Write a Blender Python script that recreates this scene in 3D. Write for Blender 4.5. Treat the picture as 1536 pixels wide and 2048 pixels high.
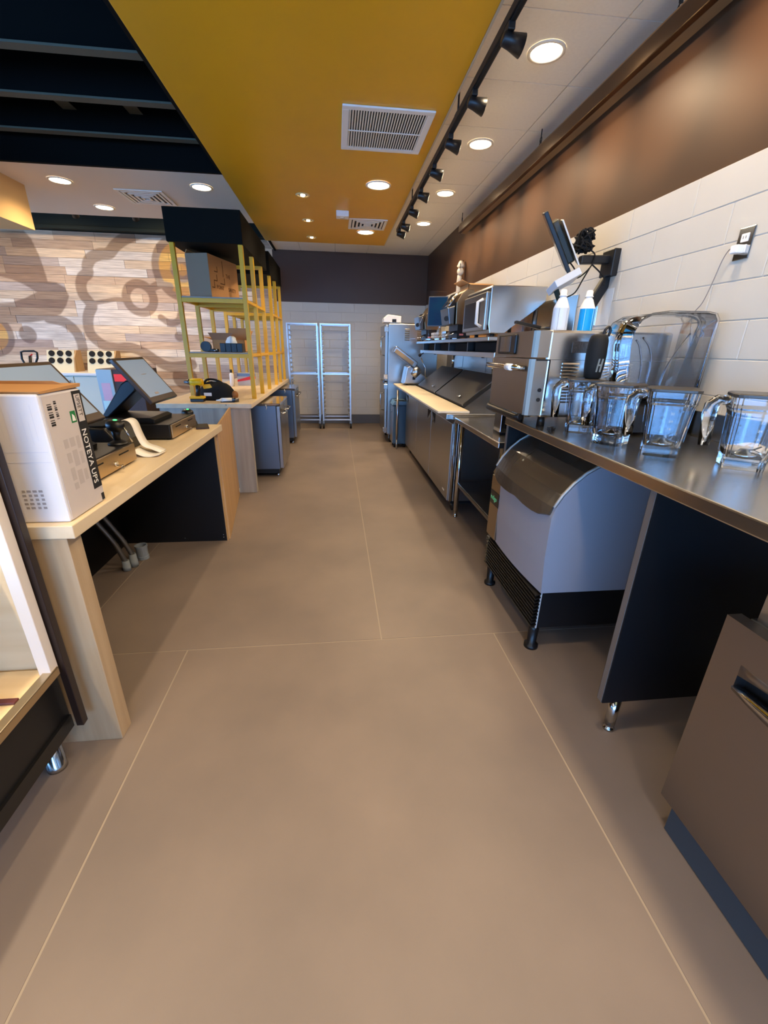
import bpy, bmesh, math, random
from mathutils import Vector, Matrix
random.seed(7)
for o in list(bpy.data.objects): bpy.data.objects.remove(o)
S = bpy.context.scene
COL = S.collection
PI = math.pi
# ------------------------------------------------------------------ camera
F = 840.0; EYE = Vector((0, 0, 1.38))
yaw, pit, rol = (math.radians(a) for a in (6.55, -21.3, 1.05))
FW = Vector((math.sin(yaw)*math.cos(pit), math.cos(yaw)*math.cos(pit), math.sin(pit)))
R0 = Vector((math.cos(yaw), -math.sin(yaw), 0)); U0 = R0.cross(FW)
RT = math.cos(rol)*R0 + math.sin(rol)*U0; UP = -math.sin(rol)*R0 + math.cos(rol)*U0
cam = bpy.data.cameras.new('camera'); co = bpy.data.objects.new('camera', cam); COL.objects.link(co)
co.matrix_world = Matrix(((RT.x, UP.x, -FW.x, EYE.x), (RT.y, UP.y, -FW.y, EYE.y), (RT.z, UP.z, -FW.z, EYE.z), (0, 0, 0, 1)))
cam.sensor_fit = 'HORIZONTAL'; cam.sensor_width = 36; cam.lens = F/1536*36; cam.clip_start = .02; cam.clip_end = 200
S.camera = co
def ray(x, y): return (x-768)/F*RT - (y-1024)/F*UP + FW
def atz(x, y, z): d = ray(x, y); return EYE + d*((z-EYE.z)/d.z)
def atx(x, y, X): d = ray(x, y); return EYE + d*(X/d.x)
def aty(x, y, Y): d = ray(x, y); return EYE + d*(Y/d.y)
# ------------------------------------------------------------------ world, view, windows' light
W = bpy.data.worlds.new('world'); S.world = W; W.use_nodes = True
nt = W.node_tree; bg = nt.nodes['Background']
SKY = 10.5
bg.inputs[0].default_value = (.20, .48, 1.0, 1); bg.inputs[1].default_value = SKY
S.view_settings.view_transform = 'Standard'; S.view_settings.look = 'None'
S.view_settings.gamma = 1; S.view_settings.use_curve_mapping = False
S.view_settings.exposure = 0.06
WARM = (1.0, .755, .48)
P_DOWN, P_ACC, P_TRACK = 50, 30, 46
# ------------------------------------------------------------------ materials
def lin(c):
    return tuple(((v/255)/12.92 if v/255 <= .04045 else ((v/255+.055)/1.055)**2.4) for v in c)
MATS = {}
def mat(name, col, rough=.5, metal=0, noise=0, nscale=8, stretch=(1, 1, 1), bump=0, emit=0, trans=0, ior=1.45, coat=0, spec=.5, col2=None, detail=4):
    if name in MATS: return MATS[name]
    m = bpy.data.materials.new(name); m.use_nodes = True; t = m.node_tree; b = t.nodes['Principled BSDF']
    c = lin(col)
    b.inputs['Base Color'].default_value = (*c, 1); b.inputs['Roughness'].default_value = rough; b.inputs['Metallic'].default_value = metal
    b.inputs['Specular IOR Level'].default_value = spec
    b.inputs['Coat Weight'].default_value = coat
    b.inputs['IOR'].default_value = ior
    if trans: b.inputs['Transmission Weight'].default_value = trans
    if emit:
        b.inputs['Emission Color'].default_value = (*c, 1); b.inputs['Emission Strength'].default_value = emit
    if noise or bump or col2:
        tc = t.nodes.new('ShaderNodeTexCoord'); mp = t.nodes.new('ShaderNodeMapping'); mp.inputs['Scale'].default_value = stretch
        n = t.nodes.new('ShaderNodeTexNoise'); n.inputs['Scale'].default_value = nscale; n.inputs['Detail'].default_value = detail
        t.links.new(tc.outputs['Object'], mp.inputs[0]); t.links.new(mp.outputs[0], n.inputs['Vector'])
        if noise or col2:
            r = t.nodes.new('ShaderNodeValToRGB')
            r.color_ramp.elements[0].position = .3; r.color_ramp.elements[1].position = .7
            c2 = lin(col2) if col2 else tuple(v*(1-noise) for v in c)
            r.color_ramp.elements[0].color = (*c2, 1); r.color_ramp.elements[1].color = (*c, 1)
            t.links.new(n.outputs['Fac'], r.inputs[0]); t.links.new(r.outputs[0], b.inputs['Base Color'])
        if bump:
            bp = t.nodes.new('ShaderNodeBump'); bp.inputs['Strength'].default_value = bump; bp.inputs['Distance'].default_value = .004
            t.links.new(n.outputs['Fac'], bp.inputs['Height']); t.links.new(bp.outputs[0], b.inputs['Normal'])
    MATS[name] = m; return m
def steel(name, col=(178, 178, 176), rough=.3, stretch=(1, 60, 1), scale=6):
    if name in MATS: return MATS[name]
    m = mat(name, col, rough, 1)
    t = m.node_tree; b = t.nodes['Principled BSDF']
    tc = t.nodes.new('ShaderNodeTexCoord'); mp = t.nodes.new('ShaderNodeMapping'); mp.inputs['Scale'].default_value = stretch
    n = t.nodes.new('ShaderNodeTexNoise'); n.inputs['Scale'].default_value = scale; n.inputs['Detail'].default_value = 5
    t.links.new(tc.outputs['Object'], mp.inputs[0]); t.links.new(mp.outputs[0], n.inputs['Vector'])
    mr = t.nodes.new('ShaderNodeMapRange'); mr.inputs[3].default_value = rough*.95; mr.inputs[4].default_value = rough*1.06
    t.links.new(n.outputs['Fac'], mr.inputs[0]); t.links.new(mr.outputs[0], b.inputs['Roughness'])
    return m
def wood(name, a, b_, axis, rough=.45):
    st = {'x': (.5, 7, 7), 'y': (7, .5, 7), 'z': (7, 7, .45)}[axis]
    return mat(name, a, rough, 0, col2=b_, nscale=2.2, stretch=st, detail=6)
SS = steel('steel_brushed', (196, 194, 190), .24, (1, 8, 1))
SSV = steel('steel_vertical', (172, 172, 170), .3, (60, 60, 1))
SSP = steel('steel_polished', (200, 200, 200), .14, (1, 1, 1))
SSD = steel('steel_dark', (110, 110, 112), .32)
ALU = steel('aluminium', (205, 207, 210), .28, (1, 1, 20))
BLK = mat('black_paint', (16, 17, 20), .45)
BLKM = mat('black_matte', (9, 9, 10), .8)
BLKP = mat('black_plastic', (20, 20, 22), .38)
RUB = mat('black_rubber', (22, 22, 22), .7)
WHT = mat('white_paint', (232, 230, 224), .55)
WPL = mat('white_plastic', (235, 235, 232), .35)
YEL = mat('yellow_steel_paint', (226, 172, 8), .38, noise=.1, nscale=5)
YSOF = mat('yellow_ceiling_paint', (228, 168, 16), .42, noise=.05, nscale=2)
DKB = mat('dark_brown_paint', (74, 50, 32), .4, noise=.06, nscale=3)
TILE = mat('white_glazed_block', (206, 200, 186), .32, noise=.05, nscale=3, coat=.1)
GROUT = mat('grout', (206, 200, 188), .8)
ACT = mat('ceiling_tile_white', (238, 230, 214), .85, noise=.05, nscale=60)
GYP = mat('gypsum_white', (236, 222, 202), .8)
TAN = mat('tan_paint', (226, 184, 124), .7)
DKG = mat('dark_green_paint', (40, 48, 44), .7, spec=.2)
DECK = mat('black_deck', (5, 6, 6), .9, spec=.1)
JOIST_LIT = mat('joist_lit_tone', (92, 92, 80), .6, spec=.2)  # light caught by the flange undersides put into the colour; webs stay black
BDK = mat('soffit_black', (7, 9, 9), .85, spec=.15)
WOODL = wood('light_laminate_worktop', (226, 208, 178), (212, 192, 160), 'y', .35)
WOODV = wood('laminate_vertical', (196, 172, 140), (164, 138, 106), 'z')
WOODG = wood('grey_laminate_vertical', (186, 178, 166), (150, 142, 130), 'z')
WOODT = wood('tan_laminate_vertical', (198, 160, 112), (176, 136, 88), 'z')
CARD = mat('cardboard', (186, 138, 88), .8, noise=.1, nscale=4)
CARDW = mat('white_cardboard', (226, 222, 222), .75, noise=.04, nscale=6, bump=.05)
CARDG = mat('printed_carton_grey', (206, 196, 192), .75, noise=.06, nscale=7)
INK = mat('black_ink', (30, 30, 32), .7)
INKB = mat('brown_ink', (82, 50, 22), .8)
INKG = mat('grey_ink', (160, 152, 150), .8)
GRN = mat('green_print', (30, 122, 66), .6)
PAPER = mat('paper_white', (240, 236, 230), .7)
BOARD = mat('cutting_board_white', (238, 224, 196), .5, noise=.04, nscale=10)
GLASS = mat('clear_polycarbonate', (246, 250, 255), .02, trans=1, ior=1.5)
def thin(name, tint=(.96, .97, .98)):
    m = bpy.data.materials.new(name); m.use_nodes = True; t = m.node_tree; t.nodes.remove(t.nodes['Principled BSDF'])
    out = t.nodes['Material Output']; tr = t.nodes.new('ShaderNodeBsdfTransparent'); tr.inputs[0].default_value = (*tint, 1)
    gl = t.nodes.new('ShaderNodeBsdfGlossy'); gl.inputs['Roughness'].default_value = .03
    fr = t.nodes.new('ShaderNodeFresnel'); fr.inputs[0].default_value = 1.45; mx = t.nodes.new('ShaderNodeMixShader')
    t.links.new(fr.outputs[0], mx.inputs[0]); t.links.new(tr.outputs[0], mx.inputs[1]); t.links.new(gl.outputs[0], mx.inputs[2]); t.links.new(mx.outputs[0], out.inputs[0])
    MATS[name] = m; return m
THIN = thin('thin_clear_plastic')
PANE = mat('clear_glass', (240, 248, 245), .01, trans=1, ior=1.5)
BLUELIQ = mat('blue_label', (0, 150, 225), .3)
SCRN = mat('screen_grey', (120, 136, 156), .2, emit=.6, spec=.4)
SCRB = mat('screen_blue', (10, 24, 58), .25, emit=.5, spec=.25, col2=(6, 48, 66), nscale=4)
LED = mat('green_led', (60, 255, 110), .3, emit=4)
BEZ = mat('bezel_bronze', (62, 50, 44), .3, coat=.3)
LENS = mat('lamp_lens', (255, 238, 205), .4, emit=16)
PVC = mat('grey_pvc', (150, 160, 168), .5)
GALV = steel('galvanised', (140, 142, 142), .45, (1, 1, 1))
RED = mat('red_plastic', (205, 34, 26), .4)
DARKF = mat('dark_fabric', (20, 20, 22), .9, noise=.3, nscale=40, bump=.3)
YTOOL = mat('tool_yellow', (240, 186, 20), .45)
ICEG = mat('ice_machine_grey', (152, 154, 164), .4)
ICEL = mat('ice_lid_bronze', (70, 62, 52), .25, coat=.2)
CREAM = mat('cream_holder', (228, 216, 180), .6)
DSTEEL = steel('freezer_steel', (150, 142, 136), .38, (1, 1, 60))

# ------------------------------------------------------------------ mesh helpers
ORG = {}
class M:
    def __init__(s): s.b = bmesh.new()
    def box(s, x0, x1, y0, y1, z0, z1, bev=0, seg=2):
        vs = [s.b.verts.new((x, y, z)) for x in (x0, x1) for y in (y0, y1) for z in (z0, z1)]
        fs = [s.b.faces.new([vs[i] for i in q]) for q in ((0, 1, 3, 2), (4, 6, 7, 5), (0, 4, 5, 1), (2, 3, 7, 6), (0, 2, 6, 4), (1, 5, 7, 3))]
        if bev:
            es = list({e for f in fs for e in f.edges})
            bmesh.ops.bevel(s.b, geom=es, offset=bev, segments=seg, affect='EDGES', profile=.5)
        return s
    def obox(s, c, half, ax, bev=0):
        # oriented box: centre, half sizes, axes (3 unit vectors)
        c = Vector(c); ax = [Vector(a).normalized() for a in ax]
        vs = [s.b.verts.new(c + ax[0]*half[0]*i + ax[1]*half[1]*j + ax[2]*half[2]*k) for i in (-1, 1) for j in (-1, 1) for k in (-1, 1)]
        fs = [s.b.faces.new([vs[i] for i in q]) for q in ((0, 1, 3, 2), (4, 6, 7, 5), (0, 4, 5, 1), (2, 3, 7, 6), (0, 2, 6, 4), (1, 5, 7, 3))]
        if bev:
            es = list({e for f in fs for e in f.edges})
            bmesh.ops.bevel(s.b, geom=es, offset=bev, segments=2, affect='EDGES', profile=.5)
        return s
    def rings(s, rings, cap0=True, cap1=True, smooth=True, close=False):
        R = [[s.b.verts.new(p) for p in r] for r in rings]
        n = len(R[0]); K = len(R)
        for k in range(K if close else K-1):
            a, c = R[k], R[(k+1) % K]
            for i in range(n):
                f = s.b.faces.new((a[i], a[(i+1) % n], c[(i+1) % n], c[i])); f.smooth = smooth
        if not close:
            if cap0: s.b.faces.new(R[0][::-1])
            if cap1: s.b.faces.new(R[-1])
        return s
    def tube(s, pts, r, n=8, close=False, flat=1):
        pts = [Vector(p) for p in pts]; rs = r if isinstance(r, (list, tuple)) else [r]*len(pts)
        rings = []; N = None; K = len(pts)
        for i, p in enumerate(pts):
            if close: d = (pts[(i+1) % K]-pts[i-1])
            else: d = (pts[min(i+1, K-1)]-pts[max(i-1, 0)])
            d.normalize()
            if N is None:
                N = d.cross(Vector((0, 0, 1)));
                if N.length < .01: N = d.cross(Vector((1, 0, 0)))
            N = (N - d*N.dot(d)).normalized(); Bn = d.cross(N)
            rings.append([p + (N*math.cos(2*PI*k/n) + Bn*math.sin(2*PI*k/n)*flat)*rs[i] for k in range(n)])
        return s.rings(rings, close=close)
    def cyl(s, p0, p1, r0, r1=None, n=16): return s.tube([p0, p1], [r0, r0 if r1 is None else r1], n)
    def lathe(s, prof, c=(0, 0, 0), n=20, cap0=True, cap1=True):
        c = Vector(c)
        return s.rings([[c + Vector((r*math.cos(2*PI*k/n), r*math.sin(2*PI*k/n), z)) for k in range(n)] for r, z in prof], cap0, cap1)
    def prism(s, poly, axis, a0, a1, bev=0):
        def P(u, v, a): return {'x': (a, u, v), 'y': (u, a, v), 'z': (u, v, a)}[axis]
        A = [s.b.verts.new(P(u, v, a0)) for u, v in poly]; B = [s.b.verts.new(P(u, v, a1)) for u, v in poly]
        n = len(poly); fs = [s.b.faces.new(A[::-1]), s.b.faces.new(B)]
        for i in range(n): fs.append(s.b.faces.new((A[i], A[(i+1) % n], B[(i+1) % n], B[i])))
        if bev:
            es = list({e for f in fs[:2] for e in f.edges})
            bmesh.ops.bevel(s.b, geom=es, offset=bev, segments=2, affect='EDGES', profile=.5)
        return s
    def strip(s, pts, w, axis, t=.0006):
        # thin curved sheet: points in the plane normal to axis, width range w along axis
        def P(u, v, a): return {'x': (a, u, v), 'y': (u, a, v), 'z': (u, v, a)}[axis]
        rings = []
        for i, (u, v) in enumerate(pts):
            p0 = pts[max(i-1, 0)]; p1 = pts[min(i+1, len(pts)-1)]
            du, dv = p1[0]-p0[0], p1[1]-p0[1]; L = math.hypot(du, dv) or 1; nu, nv = -dv/L*t, du/L*t
            rings.append([P(u, v, w[0]), P(u, v, w[1]), P(u+nu, v+nv, w[1]), P(u+nu, v+nv, w[0])])
        return s.rings(rings)
    def ball(s, c, r, sc=(1, 1, 1), n=14):
        prof = [(max(math.sin(PI*k/8), .02), -math.cos(PI*k/8)) for k in range(9)]
        c = Vector(c)
        return s.rings([[c + Vector((q*r*sc[0]*math.cos(2*PI*k/n), q*r*sc[1]*math.sin(2*PI*k/n), z*r*sc[2])) for k in range(n)] for q, z in prof])
    def flat(s):
        for f in s.b.faces: f.smooth = False
        return s
    def obj(s, name, m, parent=None, kind=None):
        bmesh.ops.recalc_face_normals(s.b, faces=s.b.faces[:])
        if parent is not None:
            o_ = ORG.get(parent.name, Vector())
            bmesh.ops.translate(s.b, verts=s.b.verts[:], vec=-o_)
        me = bpy.data.meshes.new(name); s.b.to_mesh(me); s.b.free(); me.materials.append(m)
        o = bpy.data.objects.new(name, me); COL.objects.link(o)
        if parent is not None:
            o.parent = parent; ORG[o.name] = ORG.get(parent.name, Vector())
        if kind: o['kind'] = kind
        return o
def tag(o, label, cat, group=None):
    o['label'] = label; o['category'] = cat
    if group: o['group'] = group
    return o
def thing(name, label, cat, org=(0, 0, 0), group=None):
    o = bpy.data.objects.new(name, None); COL.objects.link(o); o.location = org; o.empty_display_size = .1
    ORG[o.name] = Vector(org)
    return tag(o, label, cat, group)
def struct(o): o['kind'] = 'structure'; return o
def dup(o, loc=None, rotz=None, label=None, parent=None):
    c = o.copy(); COL.objects.link(c)
    if parent is not None: c.parent = parent
    if loc is not None: c.location = loc
    if rotz is not None: c.rotation_euler = (0, 0, rotz)
    if label: c['label'] = label
    for ch in list(o.children): dup(ch, parent=c)
    return c
def text(name, body, size, origin, right, up, m, parent, ext=.0004, sx=1):
    cu = bpy.data.curves.new(name, 'FONT'); cu.body = body; cu.size = size; cu.extrude = ext; cu.resolution_u = 2
    to = bpy.data.objects.new(name+'_t', cu); me = bpy.data.meshes.new_from_object(to)
    bpy.data.objects.remove(to); bpy.data.curves.remove(cu)
    right = Vector(right).normalized()*sx; up = Vector(up).normalized(); nn = Vector(right).normalized().cross(up)
    off = Vector(origin) - ORG.get(parent.name, Vector())
    me.transform(Matrix(((right.x, up.x, nn.x, off.x), (right.y, up.y, nn.y, off.y), (right.z, up.z, nn.z, off.z), (0, 0, 0, 1))))
    me.materials.append(m); me.name = name
    o = bpy.data.objects.new(name, me); COL.objects.link(o); o.parent = parent
    return o
def rsq(w, z, d=None, r=.2, cx=0, cy=0, k=4):
    # rounded rectangle ring, r = corner share
    d = d or w; rr = min(w, d)*r; pts = []
    for qx, qy, a0 in ((1, 1, 0), (-1, 1, PI/2), (-1, -1, PI), (1, -1, 1.5*PI)):
        for i in range(k+1):
            a = a0 + PI/2*i/k
            pts.append((cx + qx*(w/2-rr) + rr*math.cos(a), cy + qy*(d/2-rr) + rr*math.sin(a), z))
    return pts

# ================================================================== SETTING
XW, YB = 1.66, 8.35
ZA, ZS = 2.90, 2.78          # tile ceiling, yellow soffit
# floor: sheets with pale weld seams between
FLOORM = mat('vinyl_floor', (138, 123, 112), .48, col2=(118, 106, 98), nscale=1.6, detail=8, bump=.02)
SEAM = mat('weld_seam', (158, 144, 128), .6)
fl = struct(M().box(-8.2, 1.8, -3.8, 8.6, -.08, -.0015).obj('floor', SEAM))
g = .0035
def sheet(x0, x1, y0, y1): M().box(x0+g, x1-g, y0+g, y1-g, -.0014, 0).obj('vinyl_sheet', FLOORM, fl)
JY = 1.745
for y0, y1 in ((-3.8, JY),):
    sheet(-8.2, -2.28, y0, y1); sheet(-2.28, -.745, y0, y1); sheet(-.745, .79, y0, y1); sheet(.79, 1.8, y0, y1)
for y0, y1 in ((JY, 8.6),):
    sheet(-8.2, -4.4, y0, y1); sheet(-4.4, -2.87, y0, y1); sheet(-2.87, -1.335, y0, y1); sheet(-1.335, .2, y0, y1); sheet(.2, 1.8, y0, y1)
# right wall
ZB = 2.115
wr = struct(M().box(XW, XW+.2, -3.8, YB+.2, 0, ZA+.05).obj('wall_right', DKB))
M().box(XW-.0165, XW, -3.8, YB, 0, ZB-.004).obj('grout_bed', GROUT, wr)
ROW, TL = .1505, .452
tcache = {}
def tile_mesh(L, along):
    k = (round(L, 3), along)
    if k not in tcache:
        m = M()
        if along == 'y': m.box(-.014, 0, 0, L-.004, 0, ROW-.004, .002, 1)
        else: m.box(0, L-.004, -.014, 0, 0, ROW-.004, .002, 1)
        o = m.obj('tile', TILE); tcache[k] = o.data; bpy.data.objects.remove(o)
    return tcache[k]
def lay(wall, along, fixed, a0, a1, z0):
    k = 0; z = ZB
    while z - ROW > z0 - .02:
        z -= ROW
        a = a0 - (TL/2 if k % 2 else 0)
        while a < a1 - .02:
            s0, s1 = max(a, a0), min(a+TL, a1)
            if s1 - s0 > .03:
                o = bpy.data.objects.new('tile', tile_mesh(s1-s0, along)); COL.objects.link(o); o.parent = wall
                o.location = (fixed, s0, z) if along == 'y' else (s0, fixed, z)
            a += TL
        k += 1
lay(wr, 'y', XW-.006, 1.22, YB-.03, 1.0)
struct(M().box(XW-.03, XW-.006, 1.0, YB-.03, 0, .15, .003).obj('baseboard_right', mat('base_grey', (96, 96, 98), .6)))
# back wall
wb = struct(M().box(-1.02, XW, YB, YB+.2, 0, ZA+.05).obj('wall_back', DKB))
M().box(-1.0, XW-.02, YB-.0165, YB, 0, ZB-.004).obj('grout_bed', GROUT, wb)
lay(wb, 'x', YB-.006, -1.0, XW-.022, .17)
struct(M().box(-1.0, XW-.03, YB-.035, YB-.02, 0, .17, .003).obj('baseboard_back', MATS['base_grey']))
# mural wall of wood planks at the back of the dining side
wl = struct(M().box(-8.2, -1.02, YB+.02, YB+.2, 0, 4.3).obj('wall_back_left', DKG))
def wp(x, y): p = aty(x, y, YB); return (p.x, p.z)
def pl(pts): return [wp(*p) for p in pts]
PXM = wp(300, 600)[0]-wp(299, 600)[0]
c1 = lambda L: [(x*.2344, 300+y*.2344) for x, y in L]
FILL = pl([(-60, 461), (47, 461), (62, 477), (78, 510), (90, 545), (95, 563), (112, 565), (130, 575), (138, 592), (133, 610), (122, 628), (96, 640), (60, 645), (-60, 648)])
LENSP = pl([(-60, 556), (0, 553), (25, 559), (50, 570), (73, 584), (50, 596), (25, 604), (-60, 609)])
def smooth_line(pts, n=5):
    out = []
    for i in range(len(pts)-1):
        p0 = pts[max(i-1, 0)]; p1 = pts[i]; p2 = pts[i+1]; p3 = pts[min(i+2, len(pts)-1)]
        for k in range(n):
            t = k/n
            out.append(tuple(.5*((2*b)+(-a+c)*t+(2*a-5*b+4*c-d)*t*t+(-a+3*b-3*c+d)*t**3) for a, b, c, d in zip(p0, p1, p2, p3)))
    out.append(pts[-1]); return out
STROKES = [(smooth_line(pl(c1(L))), w*PXM/2) for L, w in (
    ([(1520, 705), (1250, 700), (1090, 745), (990, 810), (930, 880), (850, 890), (775, 925), (745, 990), (750, 1045), (705, 1090), (690, 1150), (710, 1230), (765, 1300), (785, 1330), (760, 1390), (750, 1460), (765, 1550), (815, 1615), (900, 1670), (1010, 1690), (1130, 1690), (1250, 1740), (1340, 1800), (1460, 1850), (1640, 1830)], 21),
    ([(790, 1310), (900, 1290), (1000, 1275), (1110, 1290)], 8),
    ([(1285, 1185), (1360, 1150), (1450, 1165)], 15),
)] + [(smooth_line(pl(L)), w*PXM/2) for L, w in (
    ([(96, 636), (130, 645), (155, 668), (166, 700), (165, 735)], 20),
    ([(322, 635), (340, 646), (358, 640), (363, 612)], 13),)]
c = c1([(1195, 1265)])[0]
RINGS = [(wp(*c), 27*PXM, 8.5*PXM), (wp(368, 538), 56*PXM, 7*PXM), (wp(-18, 668), 38*PXM, 6*PXM), (wp(364, 540), 17*PXM, 6*PXM)]
DISC = [(wp(368, 538), 50*PXM, 1), (wp(-18, 668), 33*PXM, 1), (wp(56, 669), 17*PXM, 0), (wp(359, 673), 10*PXM, 0), (wp(370, 755), 26*PXM, 0)]
def inpoly(p, P):
    x, y = p; r = False; j = len(P)-1
    for i in range(len(P)):
        if (P[i][1] > y) != (P[j][1] > y) and x < (P[j][0]-P[i][0])*(y-P[i][1])/(P[j][1]-P[i][1])+P[i][0]: r = not r
        j = i
    return r
def segd(p, a, b_):
    ax, ay = a; bx, by = b_; dx, dy = bx-ax, by-ay; L = dx*dx+dy*dy or 1e-9
    t = max(0, min(1, ((p[0]-ax)*dx+(p[1]-ay)*dy)/L)); return math.hypot(p[0]-ax-t*dx, p[1]-ay-t*dy)
SB = [(pts, w, min(q[0] for q in pts)-w, max(q[0] for q in pts)+w, min(q[1] for q in pts)-w, max(q[1] for q in pts)+w) for pts, w in STROKES]
CS = .0156
def polyd(p, P):
    d = min(segd(p, P[i], P[(i+1) % len(P)]) for i in range(len(P)))
    return -d if inpoly(p, P) else d
def cov(d): return max(0, min(1, .5-d/CS))
FX = max(q[0] for q in FILL)+.05
def paint(p):
    # coverage of the brown stain and of the yellow stain at a wall point
    d = 9; y = 9
    for c_, r, wv in RINGS: d = min(d, abs(math.hypot(p[0]-c_[0], p[1]-c_[1])-r)-wv)
    for pts, w, xa, xb, za, zb in SB:
        if xa-.03 < p[0] < xb+.03 and za-.03 < p[1] < zb+.03:
            for i in range(len(pts)-1): d = min(d, segd(p, pts[i], pts[i+1])-w)
    for c_, r, y_ in DISC:
        q = math.hypot(p[0]-c_[0], p[1]-c_[1])-r
        if y_: y = min(y, q)
        else: d = min(d, q)
    if p[0] < FX: d = min(d, max(polyd(p, FILL), -polyd(p, LENSP)))
    return cov(d), cov(y)
MUR = bpy.data.materials.new('mural_planks'); MUR.use_nodes = True
t_ = MUR.node_tree; b_ = t_.nodes['Principled BSDF']; b_.inputs['Roughness'].default_value = .5
at_ = t_.nodes.new('ShaderNodeAttribute'); at_.attribute_name = 'stain'
tc_ = t_.nodes.new('ShaderNodeTexCoord'); mp_ = t_.nodes.new('ShaderNodeMapping'); mp_.inputs['Scale'].default_value = (1.2, 1, 26)
nz_ = t_.nodes.new('ShaderNodeTexNoise'); nz_.inputs['Scale'].default_value = 2.4; nz_.inputs['Detail'].default_value = 6
rp_ = t_.nodes.new('ShaderNodeValToRGB'); rp_.color_ramp.elements[0].color = (.55, .5, .47, 1); rp_.color_ramp.elements[1].color = (1.1, 1.08, 1.05, 1)
rp_.color_ramp.elements[0].position = .3; rp_.color_ramp.elements[1].position = .62
mx_ = t_.nodes.new('ShaderNodeMix'); mx_.data_type = 'RGBA'; mx_.blend_type = 'MULTIPLY'; mx_.inputs[0].default_value = .8
t_.links.new(tc_.outputs['Object'], mp_.inputs[0]); t_.links.new(mp_.outputs[0], nz_.inputs[0]); t_.links.new(nz_.outputs[0], rp_.inputs[0])
t_.links.new(at_.outputs['Color'], mx_.inputs[6]); t_.links.new(rp_.outputs[0], mx_.inputs[7]); t_.links.new(mx_.outputs[2], b_.inputs['Base Color'])
PB = [(230, 214, 192), (212, 190, 162), (196, 168, 140), (232, 208, 176), (180, 156, 138), (222, 212, 200), (208, 178, 146), (192, 176, 164), (236, 222, 202), (226, 200, 166)]
ZT = 3.03; PH = .124
def plank(x0, x1, z0, z1):
    base = lin(random.choice(PB)); nx = max(1, round((x1-x0)/CS)); nz = 8
    me = bpy.data.meshes.new('plank'); vs = []; fs = []; cols = []
    y = YB + random.uniform(-.003, .003)
    for j in range(nz+1):
        for i in range(nx+1):
            X = x0+.0015+(x1-x0-.003)*i/nx; Z = z0+.0015+(z1-z0-.003)*j/nz
            vs.append((X, y, Z)); k = paint((X, Z))
            br, yl = k
            cc = [base[q]*(1-yl)+base[q]*(.95, .66, .2)[q]*yl for q in range(3)]
            cols.append((*[cc[q]*(1-br)+base[q]*(.50, .42, .35)[q]*br for q in range(3)], 1))
    for j in range(nz):
        for i in range(nx):
            a = j*(nx+1)+i; fs.append((a, a+1, a+nx+2, a+nx+1))
    n0 = len(vs)
    for X, Z in ((x0+.0015, z0+.0015), (x1-.0015, z0+.0015), (x1-.0015, z1-.0015), (x0+.0015, z1-.0015)):
        vs.append((X, YB+.02, Z)); cols.append((*base, 1))
    A, B, C, D = 0, nx, nz*(nx+1)+nx, nz*(nx+1)
    fs.append(tuple([n0, n0+1] + list(range(nx, -1, -1)))); fs.append(tuple([n0+2, n0+3] + [nz*(nx+1)+i for i in range(nx+1)]))
    me.from_pydata(vs, [], fs); ca = me.color_attributes.new('stain', 'FLOAT_COLOR', 'POINT')
    for i, cc in enumerate(cols): ca.data[i].color = cc
    me.materials.append(MUR)
    o = bpy.data.objects.new('plank', me); COL.objects.link(o); o.parent = wl
z = ZT
while z > .5:
    x = -1.02
    first = random.uniform(.3, 1.1)
    while x > -6.3:
        L = first if first else random.uniform(.55, 1.35); first = 0
        plank(max(x-L, -6.4), x, z-PH, z); x -= L
    z -= PH
# unseen walls with storefront openings (daylight)
wn = struct(M().box(-8.2, 1.86, -3.8, -3.62, 0, .3).box(-8.2, 1.86, -3.8, -3.62, 2.3, 4.3).box(1.2, 1.86, -3.8, -3.62, .3, 2.3).box(-8.2, -7.4, -3.8, -3.62, .3, 2.3).obj('wall_near', WHT))
w1 = struct(M().box(-7.4, 1.2, -3.76, -3.68, .3, .36).box(-7.4, 1.2, -3.76, -3.68, 2.24, 2.3).obj('window_1', BLK))
for k in range(6):
    x = -7.37 + k*1.71
    M().box(x-.03, x+.03, -3.76, -3.68, .36, 2.24).obj('mullion', BLK, w1)
wf = struct(M().box(-8.2, -8.0, -3.62, 8.55, 0, .3).box(-8.2, -8.0, -3.62, 8.55, 1.9, 4.3).box(-8.2, -8.0, 5.6, 8.55, .3, 1.9).box(-8.2, -8.0, -3.62, -2.4, .3, 1.9).obj('wall_left', WHT))
w2 = struct(M().box(-8.12, -8.04, -2.4, 5.6, .3, .36).box(-8.12, -8.04, -2.4, 5.6, 1.84, 1.9).obj('window_2', BLK))
for k in range(6):
    y = -2.37 + k*1.59
    M().box(-8.12, -8.04, y-.03, y+.03, .36, 1.84).obj('mullion', BLK, w2)
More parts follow.
